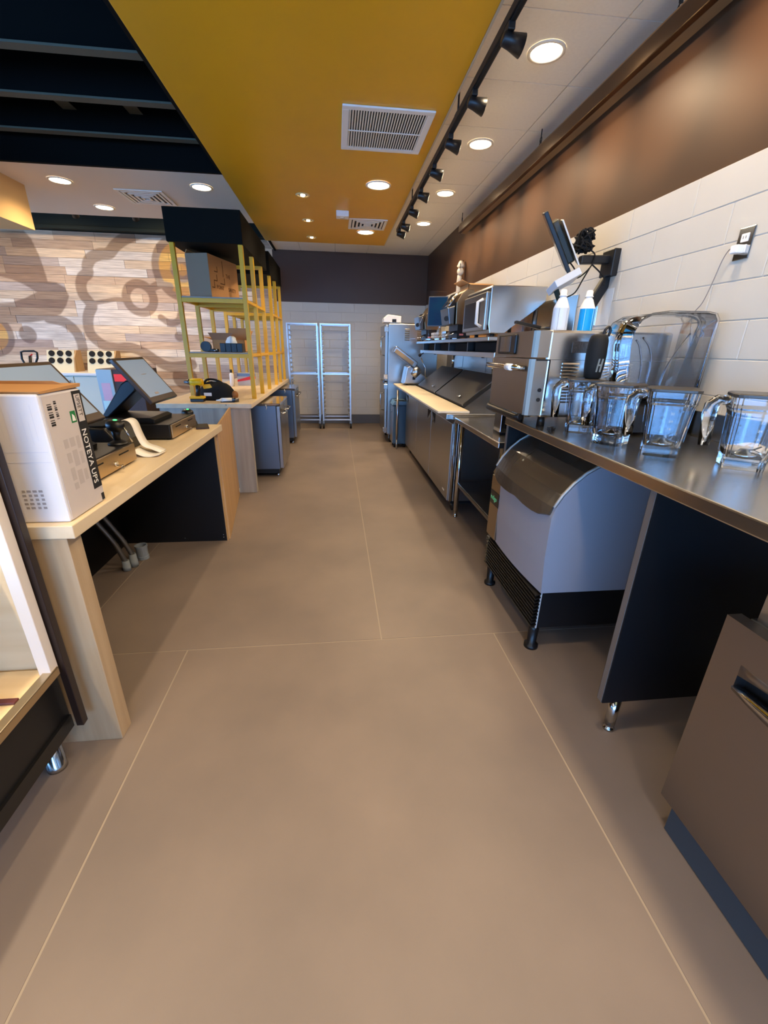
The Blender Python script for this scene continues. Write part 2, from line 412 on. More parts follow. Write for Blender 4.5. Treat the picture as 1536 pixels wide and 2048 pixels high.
# ceilings
XS0, XS1, YS1 = -.955, .745, 7.12
ce = struct(M().box(XS1-.2, XW+.2, -3.8, YB+.2, ZA+.012, ZA+.1).box(-1.02, XS1-.2, YS1-.2, YB+.2, ZA+.012, ZA+.1).obj('ceiling', mat('t_bar_grey', (168, 162, 152), .7)))
ty = 2.93 - .2875 - .575*11
while ty < YB:
    y1 = min(ty+.575, YB)
    if y1-ty > .05:
        for x0, x1 in ((XS1-.17, 1.455), (1.455, XW)):
            M().box(x0+.003, x1-.003, ty+.003, y1-.003, ZA, ZA+.012).obj('ceiling_tile', ACT, ce)
        if ty > YS1-.6:
            for x0, x1 in ((-1.02, -.54), (-.54, .035), (.035, XS1-.17)):
                M().box(x0+.003, x1-.003, ty+.003, y1-.003, ZA, ZA+.012).obj('ceiling_tile', ACT, ce)
    ty += .575
struct(M().box(XS0, XS1, -3.62, YS1, ZS, ZA+.25, .004).obj('ceiling_soffit', YSOF))
struct(M().box(XS1, XS1+.012, -3.62, YS1, ZS+.0, ZS+.03).obj('trim_1', mat('soffit_edge_trim', (206, 190, 160), .5)))
YG0, YG1 = 4.66, 6.22
struct(M().box(-8.0, XS0, YG0, YG1, ZS, ZS+.1).obj('ceiling_gypsum', GYP))
struct(M().box(-8.0, XS0, YG0-.02, YG0, ZS, 4.2).box(-8.0, XS0, YG0-.035, YG0-.02, ZS, ZS+.035).obj('trim_2', BDK))
dk = struct(M().box(-8.2, XS0, -3.8, YB+.2, 4.2, 4.3).obj('ceiling_deck', DECK))
struct(M().box(XS0-.03, XS0, -3.62, YG0-.02, ZS+.01, 4.2).box(XS0-.03, XS0, YG0-.02, YB+.02, ZS+.1, 4.2).obj('wall_soffit_side', BDK))
ZJ = 2.93
def joist(y, z0):
    jo = M().box(-8.0, XS0-.03, y-.006, y+.006, z0+.012, z0+.42).obj('joist', BDK, dk)
    M().box(-8.0, XS0-.03, y-.035, y+.035, z0, z0+.012).obj('bottom_flange', JOIST_LIT, jo)
for py in (103, 199, 268): joist(atz(150, py, ZJ).y, ZJ)
p = atz(150, 233, ZJ+.16); joist(p.y, ZJ+.16)
for px in (75, 215):
    a = atz(px, 200, ZJ+.02); M().box(a.x-.05, a.x+.05, a.y+.04, p.y+.3, ZJ+.15, ZJ+.155).obj('cross_brace', JOIST_LIT, dk)
for k in range(3): joist(1.2-k*1.1, ZJ)
# tan bulkhead in the dining room
struct(M().box(-4.6, -2.93, 3.2, 5.24, 2.41, ZS).obj('wall_bulkhead', TAN))
# small skylight-lit diffuse opening is left dark: dark beam above the plank wall
struct(M().box(-8.0, -1.02, YB-.1, YB+.02, ZT+.01, ZT+.3).box(-8.0, -1.02, YB-.14, YB-.1, ZT+.01, ZT+.05).obj('trim_3', DKG))

# ================================================================== LIGHTS AND CEILING FITTINGS
def lamp(name, loc, power, size, angle, blend, target=None, color=WARM, parent=None):
    l = bpy.data.lights.new(name, 'SPOT'); l.energy = power; l.color = color; l.shadow_soft_size = size; l.spot_size = math.radians(angle); l.spot_blend = blend
    o = bpy.data.objects.new(name, l); COL.objects.link(o); o.location = loc
    if target is not None: o.rotation_euler = (Vector(target)-Vector(loc)).to_track_quat('-Z', 'Y').to_euler()
    if parent is not None:
        o.parent = parent; o.location = Vector(loc) - parent.location
    return o
TRIM = mat('downlight_trim', (235, 226, 210), .4)
def downlight(x, y, z, label, group, r=.085, power=P_DOWN, seen=True):
    t = thing('downlight', label, 'light', (x, y, z), group)
    M().lathe([(r+.016, z-.001), (r+.016, z-.007), (r, z-.009), (r-.004, z-.004), (r-.004, z-.001)], (x, y, 0), 28, False, False).obj('trim_ring', TRIM, t)
    M().lathe([(r-.003, z-.001), (r-.003, z-.005)], (x, y, 0), 28).obj('lens', LENS, t)
    lamp('downlight_lamp', (x, y, z-.03), power, .07, 150, .6, (x, y, 0), parent=t)
    return t
GA = 'round downlights in the white tile ceiling'
for k, y in enumerate((2.93, 4.05, 5.2, 6.36)):
    downlight(1.18, y, ZA, 'round white downlight in the tile ceiling above the back counter run', GA)
for y in (1.8, .65, -.5, -1.65):
    downlight(1.18, y, ZA, 'round white downlight in the tile ceiling above the back counter run', GA)
downlight(.43, 4.68, ZS, 'large round downlight in the yellow soffit beside the return grille', None, .1)
downlight(.425, 6.385, ZS, 'large round downlight in the yellow soffit behind the square air diffuser', None, .1)
for y in (1.0, -.75): downlight(.43, y, ZS, 'large round downlight in the yellow soffit over the near aisle', 'downlights over the near aisle', .1, P_DOWN*1.05)
def accent(x, y, z, label, group, power=P_ACC):
    t = thing('accent_downlight', label, 'light', (x, y, z), group)
    M().lathe([(.07, z-.001), (.07, z-.006), (.052, z-.008), (.045, z-.002)], (x, y, 0), 24, False, False).obj('trim_ring', mat('accent_trim', (230, 200, 140), .35), t)
    M().lathe([(.044, z-.001), (.044, z-.003)], (x, y, 0), 24).obj('reflector', SSP, t)
    M().lathe([(.022, z-.003), (.02, z-.012)], (x, y, 0), 16).obj('lens', LENS, t)
    lamp('accent_lamp', (x, y, z-.04), power, .03, 110, .7, (x-.5, y, 0), parent=t)
for y in (5.07, 5.96, 6.79): accent(-.285, y, ZS, 'small gimbal accent light in the yellow soffit beside the shelf units', 'gimbal accent lights in the yellow soffit')
for y in (1.75, .8): accent(-.6, y, ZS, 'small gimbal accent light in the yellow soffit above the register counter', 'gimbal accent lights over the registers', P_ACC*1.3)
for (x, y), lb in (((-2.5, 5.04), 'round downlight in the white plaster ceiling nearest the tan bulkhead'), ((-1.23, 5.01), 'round downlight in the white plaster ceiling next to the yellow soffit'), ((-2.5, 5.85), 'round downlight in the white plaster ceiling between diffuser and mural wall')):
    downlight(x, y, ZS, lb, None)
for x, y in ((-4.2, 7.2), (-2.6, 7.3), (-5.6, 5.4), (-5.6, 7.0)):
    downlight(x, y, ZS if y < YG1 else 3.6, 'round downlight over the dining side near the mural wall', 'downlights over the dining side', power=P_DOWN*2.2)
# return grille
x0, x1, y0, y1 = .078, .668, 3.33, 3.95
t = thing('return_air_grille', 'large white louvered return air grille in the yellow soffit', 'vent', (.37, 3.64, ZS))
mm = M()
for a, b2, c_, d in ((x0, x1, y0, y0+.045), (x0, x1, y1-.045, y1), (x0, x0+.045, y0+.045, y1-.045), (x1-.045, x1, y0+.045, y1-.045)): mm.box(a, b2, c_, d, ZS-.012, ZS-.0005, .003)
mm.obj('frame', WHT, t)
M().box(x0+.045, x1-.045, y0+.045, y1-.045, ZS-.003, ZS-.001).obj('backing', BLKM, t)
n = 29
for i in range(n):
    x = x0+.052+(x1-x0-.104)*i/(n-1)
    M().obox((x, (y0+y1)/2, ZS-.009), (.0055, (y1-y0)/2-.045, .0009), ((1, 0, .6), (0, 1, 0), (-.6, 0, 1))).obj('louver', WHT, t)
M().box(x0+.045, x1-.045, (y0+y1)/2-.006, (y0+y1)/2+.006, ZS-.014, ZS-.011).obj('cross_bar', WHT, t)
def diffuser(cx, cy, z, label, s=.45):
    t = thing('air_diffuser', label, 'vent', (cx, cy, z))
    M().box(cx-s/2+.03, cx+s/2-.03, cy-s/2+.03, cy+s/2-.03, z-.003, z-.001).obj('backing', BLKM, t)
    for k in range(5):
        h = s/2 - k*.045; w = .022 if k else .032
        m_ = M(); zz = z-.006-.002*k
        for a, b2, c_, d in ((-h, h, -h, -h+w), (-h, h, h-w, h), (-h, -h+w, -h+w, h-w), (h-w, h, -h+w, h-w)):
            m_.box(cx+a, cx+b2, cy+c_, cy+d, zz-.006, zz+.004)
        m_.obj('louver_ring', TRIM, t)
diffuser(.42, 6.0, ZS, 'square slotted air diffuser in the yellow soffit near the far wall')
diffuser(-1.88, 5.41, ZS, 'square slotted air diffuser in the white plaster ceiling')
t = thing('ceiling_sensor', 'small white box sensor on the yellow soffit', 'sensor', (.115, 5.57, ZS))
M().box(.045, .185, 5.5, 5.63, ZS-.055, ZS, .006).obj('housing', WPL, t); M().lathe([(.03, ZS-.055), (.026, ZS-.062)], (.115, 5.565, 0)).obj('sensor_eye', mat('sensor_eye', (215, 212, 205), .3), t)
# track lighting along the soffit's edge
t = thing('track_rail', 'long black lighting track along the edge of the yellow soffit', 'track', (.8, 2, 2.72))
M().box(.782, .818, -3.4, 6.05, 2.72, 2.755, .003).obj('rail', BLK, t)
M().box(.792, .808, -3.4, 6.05, 2.715, 2.721).obj('slot', BLKM, t)
for y in (-2, -.2, 1.6, 3.3, 5.0): M().cyl((.8, y, 2.755), (.8, y, ZA), .006, n=8).box(.785, .815, y-.03, y+.03, 2.752, 2.762).obj('hanger', BLK, t)
def head(x, y, z, tx, ty_, tz, label, group, power):
    t = thing('track_light', label, 'light', (x, y, z), group)
    d = (Vector((tx, ty_, tz))-Vector((x, y, z-.05))).normalized(); p = Vector((x, y, z-.05))
    M().box(x-.016, x+.016, y-.035, y+.035, z-.03, z, .004).obj('adapter', BLK, t)
    M().cyl((x, y, z-.05), (x, y, z-.03), .008, n=10).ball((x, y, z-.05), .026).obj('yoke', BLK, t)
    M().tube([p-d*.03, p-d*.026, p+d*.01, p+d*.068], [.018, .026, .03, .042], 18).obj('can', BLKP, t)
    M().tube([p+d*.0682, p+d*.0695], [.036, .036], 18).obj('lens', LENS, t)
    lamp('track_lamp', p+d*.09, power, .025, 46, 1.0, (tx, ty_, tz), (1, .72, .42), t)
GT = 'black track heads along the soffit edge'
for y in (2.44, 2.96, 3.48, 3.98, 4.52, 5.02, 5.56, 5.9):
    head(.8, y, 2.72, XW, y+.05, 2.50, 'black track spotlight on the track beside the yellow soffit', GT, P_TRACK)
for y in (1.9, 1.3, .7, .1): head(.8, y, 2.72, XW, y+.05, 2.50, 'black track spotlight on the track beside the yellow soffit', GT, P_TRACK)
t = thing('dining_track_rail', 'short black track below the dark beam above the mural', 'track', (-3, 6.6, 2.95))
M().box(-4.6, -1.6, 6.58, 6.61, 2.95, 2.98).obj('rail', BLK, t)
for px in (150, 270):
    p = aty(px, 437, 6.6); head(p.x, 6.6, 2.95, p.x-.3, YB, 1.6, 'small black track spotlight aimed at the plank mural', 'black spotlights aimed at the mural', P_TRACK*1.5)
# hanging rail by the right wall
t = thing('hanging_rail', 'dark bronze rail hung from the tile ceiling along the brown wall', 'rail', (1.55, 3, 2.72))
RM = steel('bronze_rail', (92, 72, 54), .22, (1, 1, 1))
M().box(1.53, 1.565, -1.0, 5.9, 2.705, 2.79, .004).obj('fascia', RM, t)
M().box(1.565, 1.62, -1.0, 5.9, 2.705, 2.715).box(1.612, 1.62, -1.0, 5.9, 2.715, 2.75).obj('trough', mat('rail_lip', (120, 96, 66), .35), t)
M().cyl((1.548, -1.0, 2.795), (1.548, 5.9, 2.795), .012, n=12).obj('round_tube', steel('bronze_tube', (190, 150, 100), .15, (1, 1, 1)), t)
for px, py in ((1362, 6), (1083, 270), (925, 432)):
    y = atx(px, py, 1.548).y
    M().cyl((1.548, y, 2.85), (1.548, y, ZA), .004, n=8).tube([(1.548, y+.013*math.cos(a), 2.835+.018*math.sin(a)) for a in [k*PI/6 for k in range(12)]], .0035, 6, True).tube([(1.548, y-.02, 2.8), (1.548, y, 2.83), (1.548, y+.02, 2.8)], .0035, 6).obj('hook', BLK, t)

# ================================================================== RIGHT SIDE
# ---- main stainless counter
XC, YC = .955, 2.335
t = thing('stainless_counter', 'long stainless steel counter on black support panels along the right wall', 'counter', (1.3, 1.1, 0))
M().box(XC, XW-.02, -1.2, YC, .986, 1.028, .005).obj('worktop', SS, t)
M().box(XW-.035, XW-.018, -1.2, YC, 1.028, 1.14, .003).obj('upstand', SS, t)
EDGE = mat('panel_edge', (110, 100, 92), .5)
for y in (1.13, 2.315, -1.1):
    pn = M().box(XC+.012, XW-.05, y-.017, y+.017, .15, .9858).obj('support_panel', BLK, t)
    M().box(XC+.009, XC+.0118, y-.012, y+.012, .15, .985).obj('edge_band', EDGE, pn)
    for z in (.18, .55, .955): M().lathe([(.004, 0), (.003, .0015)], n=10).obj('screw', SSP, pn).matrix_local = Matrix.Translation(Vector((XC+.03, y-.0172, z))-ORG[t.name]) @ Matrix.Rotation(PI/2, 4, 'X')
    for x in (1.035, 1.5): M().lathe([(.02, .15), (.02, .03), (.016, .028), (.016, .012), (.021, .01), (.021, 0)], (x, y, 0)).obj('foot', SSP, t)
M().box(XC+.1, XW-.05, 1.15, 1.55, .95, .98).obj('under_rail', BLK, t)
# ---- ice machine
y0, y1 = 1.585, 2.285; xf = .90
t = thing('ice_machine', 'grey undercounter ice machine with curved bronze lid under the stainless counter', 'ice machine', (1.2, 1.98, 0))
def yk(k): return y0+(y1-y0)*k
m = M()   # grey body with bowed front
rings = []
for z, dx in ((.335, .012), (.52, .0), (.71, .0), (.755, .012)):
    rings.append([(xf+dx+.02*(2*k/8-1)**2-.012, yk(k/8), z) for k in range(9)] + [(1.56, y1, z), (1.56, y0, z)])
m.rings(rings, smooth=False).obj('bin_front', ICEG, t)
side = [(xf+.02, .755), (xf+.05, .81), (xf+.09, .86), (xf+.14, .905), (xf+.2, .94), (1.56, .94), (1.56, .755)]
for a, b2 in ((y0, y0+.02), (y1-.02, y1)):
    sp = M().prism(side, 'y', a, b2).obj('side_cheek', ICEG, t)
M().strip([(q[0]-.004, q[1]+.002) for q in side[:5]], (y0-.001, y0+.013), 'y', .006).obj('pale_edge', mat('pale_plastic', (205, 205, 202), .45), t)
M().strip([(q[0]-.004, q[1]+.002) for q in side[:5]], (y1-.013, y1+.001), 'y', .006).obj('pale_edge', MATS['pale_plastic'], t)
# lid: curved panel with a wavy lower lip
m = M(); rings = []
N_ = 16
for j, (x, z) in enumerate([(xf-.006, .725), (xf+.01, .757), (xf+.043, .812), (xf+.083, .862), (xf+.133, .907), (xf+.2, .942), (xf+.34, .947)]):
    row = []
    for i in range(N_+1):
        k = i/N_; zz = z
        if j == 0: zz = z - .03*min(1, 2.2*math.sin(k*PI)) + .012*math.exp(-((k-.45)/.1)**2)
        row.append((x+(.024*(2*k-1)**2-.022)*(1, 1, .6, .3, .1, 0, 0)[j], y0+.014+(y1-y0-.028)*k, zz))
    back = [(p[0]+.01, p[1], p[2]-.006) for p in row[::-1]]
    rings.append(row+back)
m.rings(rings, smooth=False).obj('lid', ICEL, t)
M().obox((xf+.022, y1-.12, .772), (.001, .05, .025), ((1, 0, -.55), (0, 1, 0), (.55, 0, 1))).obj('lid_badge', mat('lid_badge', (60, 56, 50), .35), t)
M().box(xf-.006, xf+.02, y1-.145, y1-.012, .345, .71, .003).obj('trim_strip', steel('ice_trim', (150, 136, 116), .3, (1, 1, 1)), t)
bd = M().box(xf-.009, xf-.006, y1-.15, y1-.02, .545, .625, .002).obj('brand_plate', BLKP, t)
text('brand_text', 'indigo', .042, (xf-.0095, y1-.03, .572), (0, -1, 0), (0, 0, 1), mat('mint_print', (120, 220, 150), .5), bd, sx=.9)
gb = M().box(xf+.03, 1.56, y0+.02, y1-.01, .125, .337, .004).obj('grille_base', BLK, t)
for i in range(10):
    z = .14+i*.019
    M().prism([(xf+.004, z), (xf+.03, z+.011), (xf+.03, z+.013), (xf+.002, z+.006)], 'y', y0+.01, y1-.01).obj('louver', BLKP, gb)
M().box(xf+.03, xf+.036, y0+.014, y0+.02, .13, .335).obj('pale_corner', MATS['pale_plastic'], t)
for y in (y0+.045, y1-.05):
    for x in (xf+.04, 1.5):
        M().lathe([(.022, .13), (.026, .11), (.021, .02), (.034, .016), (.034, 0)], (x, y, 0), 18).obj('leg', BLKP, t)
# ---- undercounter freezer bottom right
t = thing('undercounter_freezer', 'stainless undercounter freezer with scooped drawer handle beside black panel', 'freezer', (1.3, .4, 0))
xf2 = .975; ye = .80
M().box(xf2+.045, 1.6, -.7, ye-.02, .1, .765, .003).obj('body', SSV, t)
d = M()
# door with a scooped handle recess
hy0, hy1, hz0, hz1 = .2, .725, .595, .66
d.box(xf2, xf2+.04, hy1, ye, .105, .765, 0).box(xf2, xf2+.04, -.7, hy0, .105, .765, 0).box(xf2, xf2+.04, hy0, hy1, .105, hz0, 0).box(xf2, xf2+.04, hy0, hy1, hz1, .765, 0)
dd = d.obj('door', DSTEEL, t)
M().box(xf2+.034, xf2+.04, hy0, hy1, hz0, hz1).obj('recess_back', BLKM, dd)
ring = []
for i in range(13):
    k = i/12; y = hy0+(hy1-hy0)*k; w = math.sin(PI*min(max(k, .02), .98))**.5
    zc = hz0+.005; ring.append([(xf2-.002, y, zc-.028*w), (xf2-.022*w, y, zc+.004), (xf2-.018*w, y, zc+.020*w), (xf2+.012, y, zc+.02*w), (xf2+.02, y, zc-.01)])
M().rings(ring).obj('handle_lip', SSP, dd)
ring = []
for i in range(13):
    k = i/12; y = hy0+(hy1-hy0)*k; w = math.sin(PI*min(max(k, .02), .98))**.5
    ring.append([(xf2+.003, y, hz1+.012), (xf2-.0015, y, hz1+.008), (xf2+.0, y, hz1-.03*(1-w)), (xf2+.03, y, hz1-.045*(1-w)), (xf2+.03, y, hz1+.01)])
M().rings(ring).obj('recess_top', DSTEEL, dd)
M().box(xf2+.06, xf2+.14, -.7, ye-.035, .765, .81, .003).box(xf2+.052, xf2+.06, -.7, ye-.03, .765, .845, .002).obj('top_rail', ALU, t)
M().box(xf2+.046, xf2+.05, ye-.2, ye-.06, .79, .797).obj('rail_slot', BLKM, t)
M().box(xf2+.008, 1.58, -.68, ye-.04, .004, .104).obj('kick_base', mat('blue_grey_base', (54, 64, 72), .4), t)
for x in (xf2+.1, 1.5): M().lathe([(.02, .03), (.026, .004), (.026, 0)], (x, ye-.1, 0)).obj('foot', BLKP, t)
# ---- stainless work table with undershelf
t = thing('work_table', 'low stainless work table with undershelf between ice machine and prep refrigerator', 'table', (1.3, 2.9, 0))
y0, y1 = 2.42, 3.42; xt = .965; zt = .862
M().box(xt, XW-.03, y0, y1, zt-.038, zt, .006).obj('tabletop', SS, t)
M().box(XW-.05, XW-.03, y0, y1, zt, zt+.12, .003).obj('upstand', SS, t)
M().box(xt+.045, XW-.06, y0+.03, y1-.03, .285, .32, .008).obj('undershelf', SSD, t)
for x in (xt+.055, XW-.1):
    for y in (y0+.05, y1-.055):
        M().lathe([(.02, zt-.038), (.02, .06), (.016, .058), (.016, .015), (.021, .012), (.018, 0)], (x, y, 0), 16).obj('leg', SSP, t)
# items on the work table
p = atz(990, 852, zt)
t = thing('outlet_box', 'steel junction box with outlets and switch on the work table', 'outlet box', (1.12, 2.62, zt))
M().box(1.06, 1.2, 2.66, 2.78, zt+.015, zt+.135, .004).obj('housing', SSP, t)
M().box(1.085, 1.115, 2.658, 2.66, zt+.04, zt+.1, .001).obj('receptacle', BLKP, t); M().box(1.13, 1.175, 2.657, 2.66, zt+.035, zt+.105, .001).obj('receptacle', WPL, t)
M().box(1.06, 1.2, 2.66, 2.78, zt+.0004, zt+.0148).obj('base_plate', BLK, t); M().cyl((1.13, 2.72, zt+.13), (1.13, 2.72, zt+.19), .012, n=12).obj('conduit_stub', GALV, t)
t = thing('valve_tap', 'small white valve with chrome stem on the work table', 'valve', (1.03, 2.45, zt))
M().lathe([(.015, zt), (.012, zt+.012), (.006, zt+.02), (.006, zt+.06)], (1.05, 2.45, 0)).obj('stem', SSP, t); M().lathe([(.012, zt+.055), (.016, zt+.06), (.014, zt+.085), (.006, zt+.09)], (1.05, 2.45, 0)).obj('cap', WPL, t)
# ---- prep refrigerator
t = thing('prep_refrigerator', 'stainless sandwich prep refrigerator with white cutting board and dark sloped lids', 'refrigerator', (1.3, 4.6, 0))
y0, y1 = 3.46, 5.9; xd = .96; zb = .905
M().box(xd+.05, XW-.04, y0, y1, .11, .86, .004).obj('body', SSV, t)
M().box(.90, XW-.04, y0-.015, 6.33, .835, .885, .006).obj('top_frame', SS, t)
nd = 3; dw = (y1-y0)/nd
for k in range(nd):
    a, b2 = y0+dw*k+.006, y0+dw*(k+1)-.006
    dr = M().box(xd, xd+.045, a, b2, .115, .80, .005).obj('door', SSV, t)
    # triangular finger pull at the door's top corner
    s = 1 if k % 2 else 0
    ya, yb = (a+.02, a+.17) if s else (b2-.17, b2-.02)
    M().prism([(ya, .795), (yb, .795), (yb if s else ya, .70)], 'x', xd-.002, xd+.004).obj('finger_pull', BLKM, dr)
    M().prism([(ya+.02, .74), (ya+.06, .74), (ya+.1, .70), (ya+.06, .70)], 'x', xd-.004, xd-.001).obj('pull_plate', SSP, dr)
M().box(xd-.001, xd, y0+.12, y0+.19, .17, .185).obj('badge', WPL, t)
M().box(xd+.01, xd+.04, y0-.012, y0, .115, .82, .003).box(xd+.055, xd+.09, y0-.004, y0+.001, .115, .82).obj('hinge_post', SSP, t)
M().box(.83, 1.10, y0, 6.33, .887, zb, .004).obj('cutting_board', BOARD, t)
lx0, lx1, lz0, lz1 = 1.105, 1.42, .925, 1.175
for a, b2 in ((3.70, 4.78), (4.82, 5.86)):
    ld = M().prism([(lx0, lz0), (lx1, lz1), (lx1+.01, lz1-.03), (lx0+.02, lz0-.025)], 'y', a, b2).obj('lid', mat('lid_steel', (96, 92, 86), .3, .85), t)
    M().prism([(lx0-.001, lz0+.004), (lx1, lz1+.006), (lx1, lz1), (lx0, lz0-.004)], 'y', a-.006, a+.008).obj('lid_edge', SSP, ld)
    M().obox(((lx0*.85+lx1*.15)-.006, a+.28, lz0*.85+lz1*.15+.012), (.012, .035, .006), ((lx1-lx0, 0, lz1-lz0), (0, 1, 0), (-(lz1-lz0), 0, lx1-lx0)), .003).obj('lid_handle', SSP, ld)
M().prism([(lx0+.02, .88), (lx1+.01, .88), (lx1+.01, 1.14), (lx0+.02, .9)], 'y', 3.70, 3.72).prism([(lx0+.02, .88), (lx1+.01, .88), (lx1+.01, 1.14), (lx0+.02, .9)], 'y', 5.84, 5.86).box(lx1, XW-.04, 3.7, 5.86, .88, 1.16, .004).obj('lid_housing', SS, t)
M().box(1.0, XW-.06, y0+.02, y1-.02, .08, .11).obj('base_pan', BLK, t)
for y in (y0+.07, y1-.07):
    for x in (1.04, 1.5):
        cs = M().cyl((x-.014, y, .045), (x+.014, y, .045), .045, n=18).obj('caster', RUB, t); M().box(x-.022, x+.022, y-.02, y+.02, .05, .085).obj('caster_fork', GALV, cs)
M().cyl((.86, 6.05, .14), (.86, 6.05, .84), .016, n=14).cyl((.86, 6.05, 0), (.86, 6.05, .14), .011, n=12).obj('support_post', ALU, t)
# ---- steel wall panel + overshelf
t = thing('steel_splash_panel', 'stainless steel splash panel on the wall behind the prep refrigerator', 'panel', (1.63, 4.8, 1.0))
M().box(XW-.03, XW-.0206, 3.0, 6.45, .92, 1.74, .002).obj('sheet', SS, t)
for y in (3.85, 4.7, 5.6): M().box(XW-.032, XW-.03, y-.004, y+.004, .92, 1.74).obj('seam_strip', SSD, t)
t = thing('overshelf', 'double stainless overshelf mounted above the prep refrigerator', 'shelf', (1.4, 4.8, 1.4))
M().box(1.14, XW-.035, 3.3, 6.3, 1.445, 1.475, .004).obj('upper_shelf', SS, t)
M().box(1.2, XW-.035, 3.3, 6.3, 1.325, 1.365, .004).obj('lower_shelf', ALU, t)
for y in (3.32, 4.15, 4.85, 5.55, 6.28): M().box(1.24, XW-.035, y-.012, y+.012, 1.365, 1.445).obj('bracket', SSD, t)
for a, b2 in ((3.4, 4.1), (4.2, 4.8), (4.95, 5.5), (5.6, 6.2)): M().box(1.3, 1.56, a, b2, 1.367, 1.44).obj('warmer_insert', BLKM, t)
for y in (3.6, 4.5, 5.4): M().lathe([(.014, 1.318), (.011, 1.325)], (1.215, y, 0)).obj('clip_knob', BLKP, t)
for y in (4.1, 5.6): M().cyl((1.5, y, 1.1605), (1.5, y, 1.33), .018, n=12).obj('post', SSP, t)
ZO = 1.4754
# ---- big counter oven on the overshelf
t = thing('convection_oven', 'large stainless oven with vertical white handle on the overshelf', 'oven', (1.4, 3.7, ZO))
M().prism([(1.18, 1.5), (1.165, 1.56), (1.165, 1.815), (1.175, 1.83), (1.6, 1.835), (1.6, 1.73), (1.50, 1.655), (1.34, 1.54), (1.30, 1.5)], 'y', 3.4, 4.02, .006).obj('body', SS, t)
dr = M().box(1.135, 1.165, 3.42, 4.0, 1.52, 1.79, .008).obj('door', SSV, t)
M().box(1.131, 1.136, 3.55, 3.95, 1.55, 1.74, .003).obj('door_window', BLKP, dr)
M().tube([(1.13, 3.47, 1.55), (1.09, 3.47, 1.57), (1.09, 3.47, 1.72), (1.13, 3.47, 1.74)], .012, 10).obj('handle', WPL, dr)
for x, y in ((1.22, 3.45), (1.26, 3.97)): M().lathe([(.02, ZO), (.016, 1.502)], (x, y, 0), 12).obj('foot', BLKP, t)
for y in (3.45, 3.95): M().lathe([(.02, ZO), (.016, 1.70)], (1.55, y, 0), 12).obj('rear_strut', SSD, t)
# ---- vertical toasters
def toaster(label, yy, sc, xo, prof, depth):
    t = thing('bun_toaster', label, 'toaster', (xo+.15, yy, ZO))
    M().prism(prof, 'y', yy, yy+depth, .004).obj('body', steel('toaster_steel', (150, 132, 108), .3, (1, 1, 1)), t)
    xs = [p_[0] for p_ in prof]; lo = min(p_[1] for p_ in prof)
    M().box(min(xs)+.03, max(xs)-.01, yy+.02, yy+depth-.02, ZO+.012, lo+.002).obj('base', BLKP, t)
    ch = M().prism([(min(xs)-.075, lo+.14), (min(xs)-.005, lo+.16), (min(xs)-.005, lo+.0), (min(xs)-.05, lo+.0)], 'y', yy+.03, yy+depth-.03, .008).obj('feed_chute', SSD, t)
    M().cyl((min(xs)-.075, yy+.06, lo+.05), (min(xs)-.075, yy+.05, lo+.05), .022, n=16).obj('dial', BLKP, ch)
    M().strip([(min(xs)-.10, ZO+.02), (min(xs)-.02, ZO+.035), (min(xs)+.03, ZO+.07)], (yy+.03, yy+depth-.03), 'y', .003).obj('landing_tray', SSP, t)
    M().strip([(prof[1][0]-.06, prof[1][1]-.03), (prof[2][0]-.02, prof[2][1]+.01)], (yy+.02, yy+depth-.02), 'y', .004).obj('top_guard', SSP, t)
    M().box(min(xs)+.05, min(xs)+.09, yy+.018, yy+.0205, ZO+.03, ZO+.045).obj('red_label', mat('pink_label', (210, 120, 110), .5), t)
    for x in (min(xs)+.05, max(xs)-.03):
        for y in (yy+.05, yy+depth-.05): M().lathe([(.012, ZO), (.012, ZO+.014)], (x, y, 0), 10).obj('foot', BLKP, t)
toaster('bronze-tinted vertical bun toaster on the overshelf next to the large oven', 4.2, 1, 1.11, [(1.125, 1.60), (1.12, 1.785), (1.17, 1.865), (1.21, 1.895), (1.28, 1.89), (1.285, 1.60)], .36)
toaster('bronze-tinted vertical bun toaster at the far end of the overshelf', 5.45, 1, 1.0, [(1.085, 1.60), (1.075, 1.68), (1.10, 1.77), (1.16, 1.86), (1.24, 1.87), (1.245, 1.60)], .36)
# ---- order monitor
t = thing('order_monitor', 'dark blue touchscreen monitor standing on the overshelf between the toasters', 'monitor', (1.2, 4.95, ZO))
ax = (Vector((.93, -.36, 0)), Vector((.04, .1, 1)).normalized(), Vector((-.36, -.93, .08)))
c0 = Vector((1.115, 4.95, 1.76))
pn = M().obox(c0, (.105, .15, .012), ax, .003).obj('housing', SSD, t)
M().obox(c0+ax[2].normalized()*.0125, (.096, .14, .001), ax).obj('screen', SCRB, pn)
M().obox(c0+ax[2].normalized()*.0137+Vector((.02, 0, .02)), (.02, .018, .0006), ax).obj('screen_icon', mat('icon_tan', (190, 180, 130), .5, emit=.3), pn)
M().box(1.12, 1.22, 4.95, 5.05, ZO, ZO+.02, .004).cyl((1.17, 5.0, ZO+.02), (1.15, 4.98, 1.72), .014, n=12).obj('stand', SSP, t)
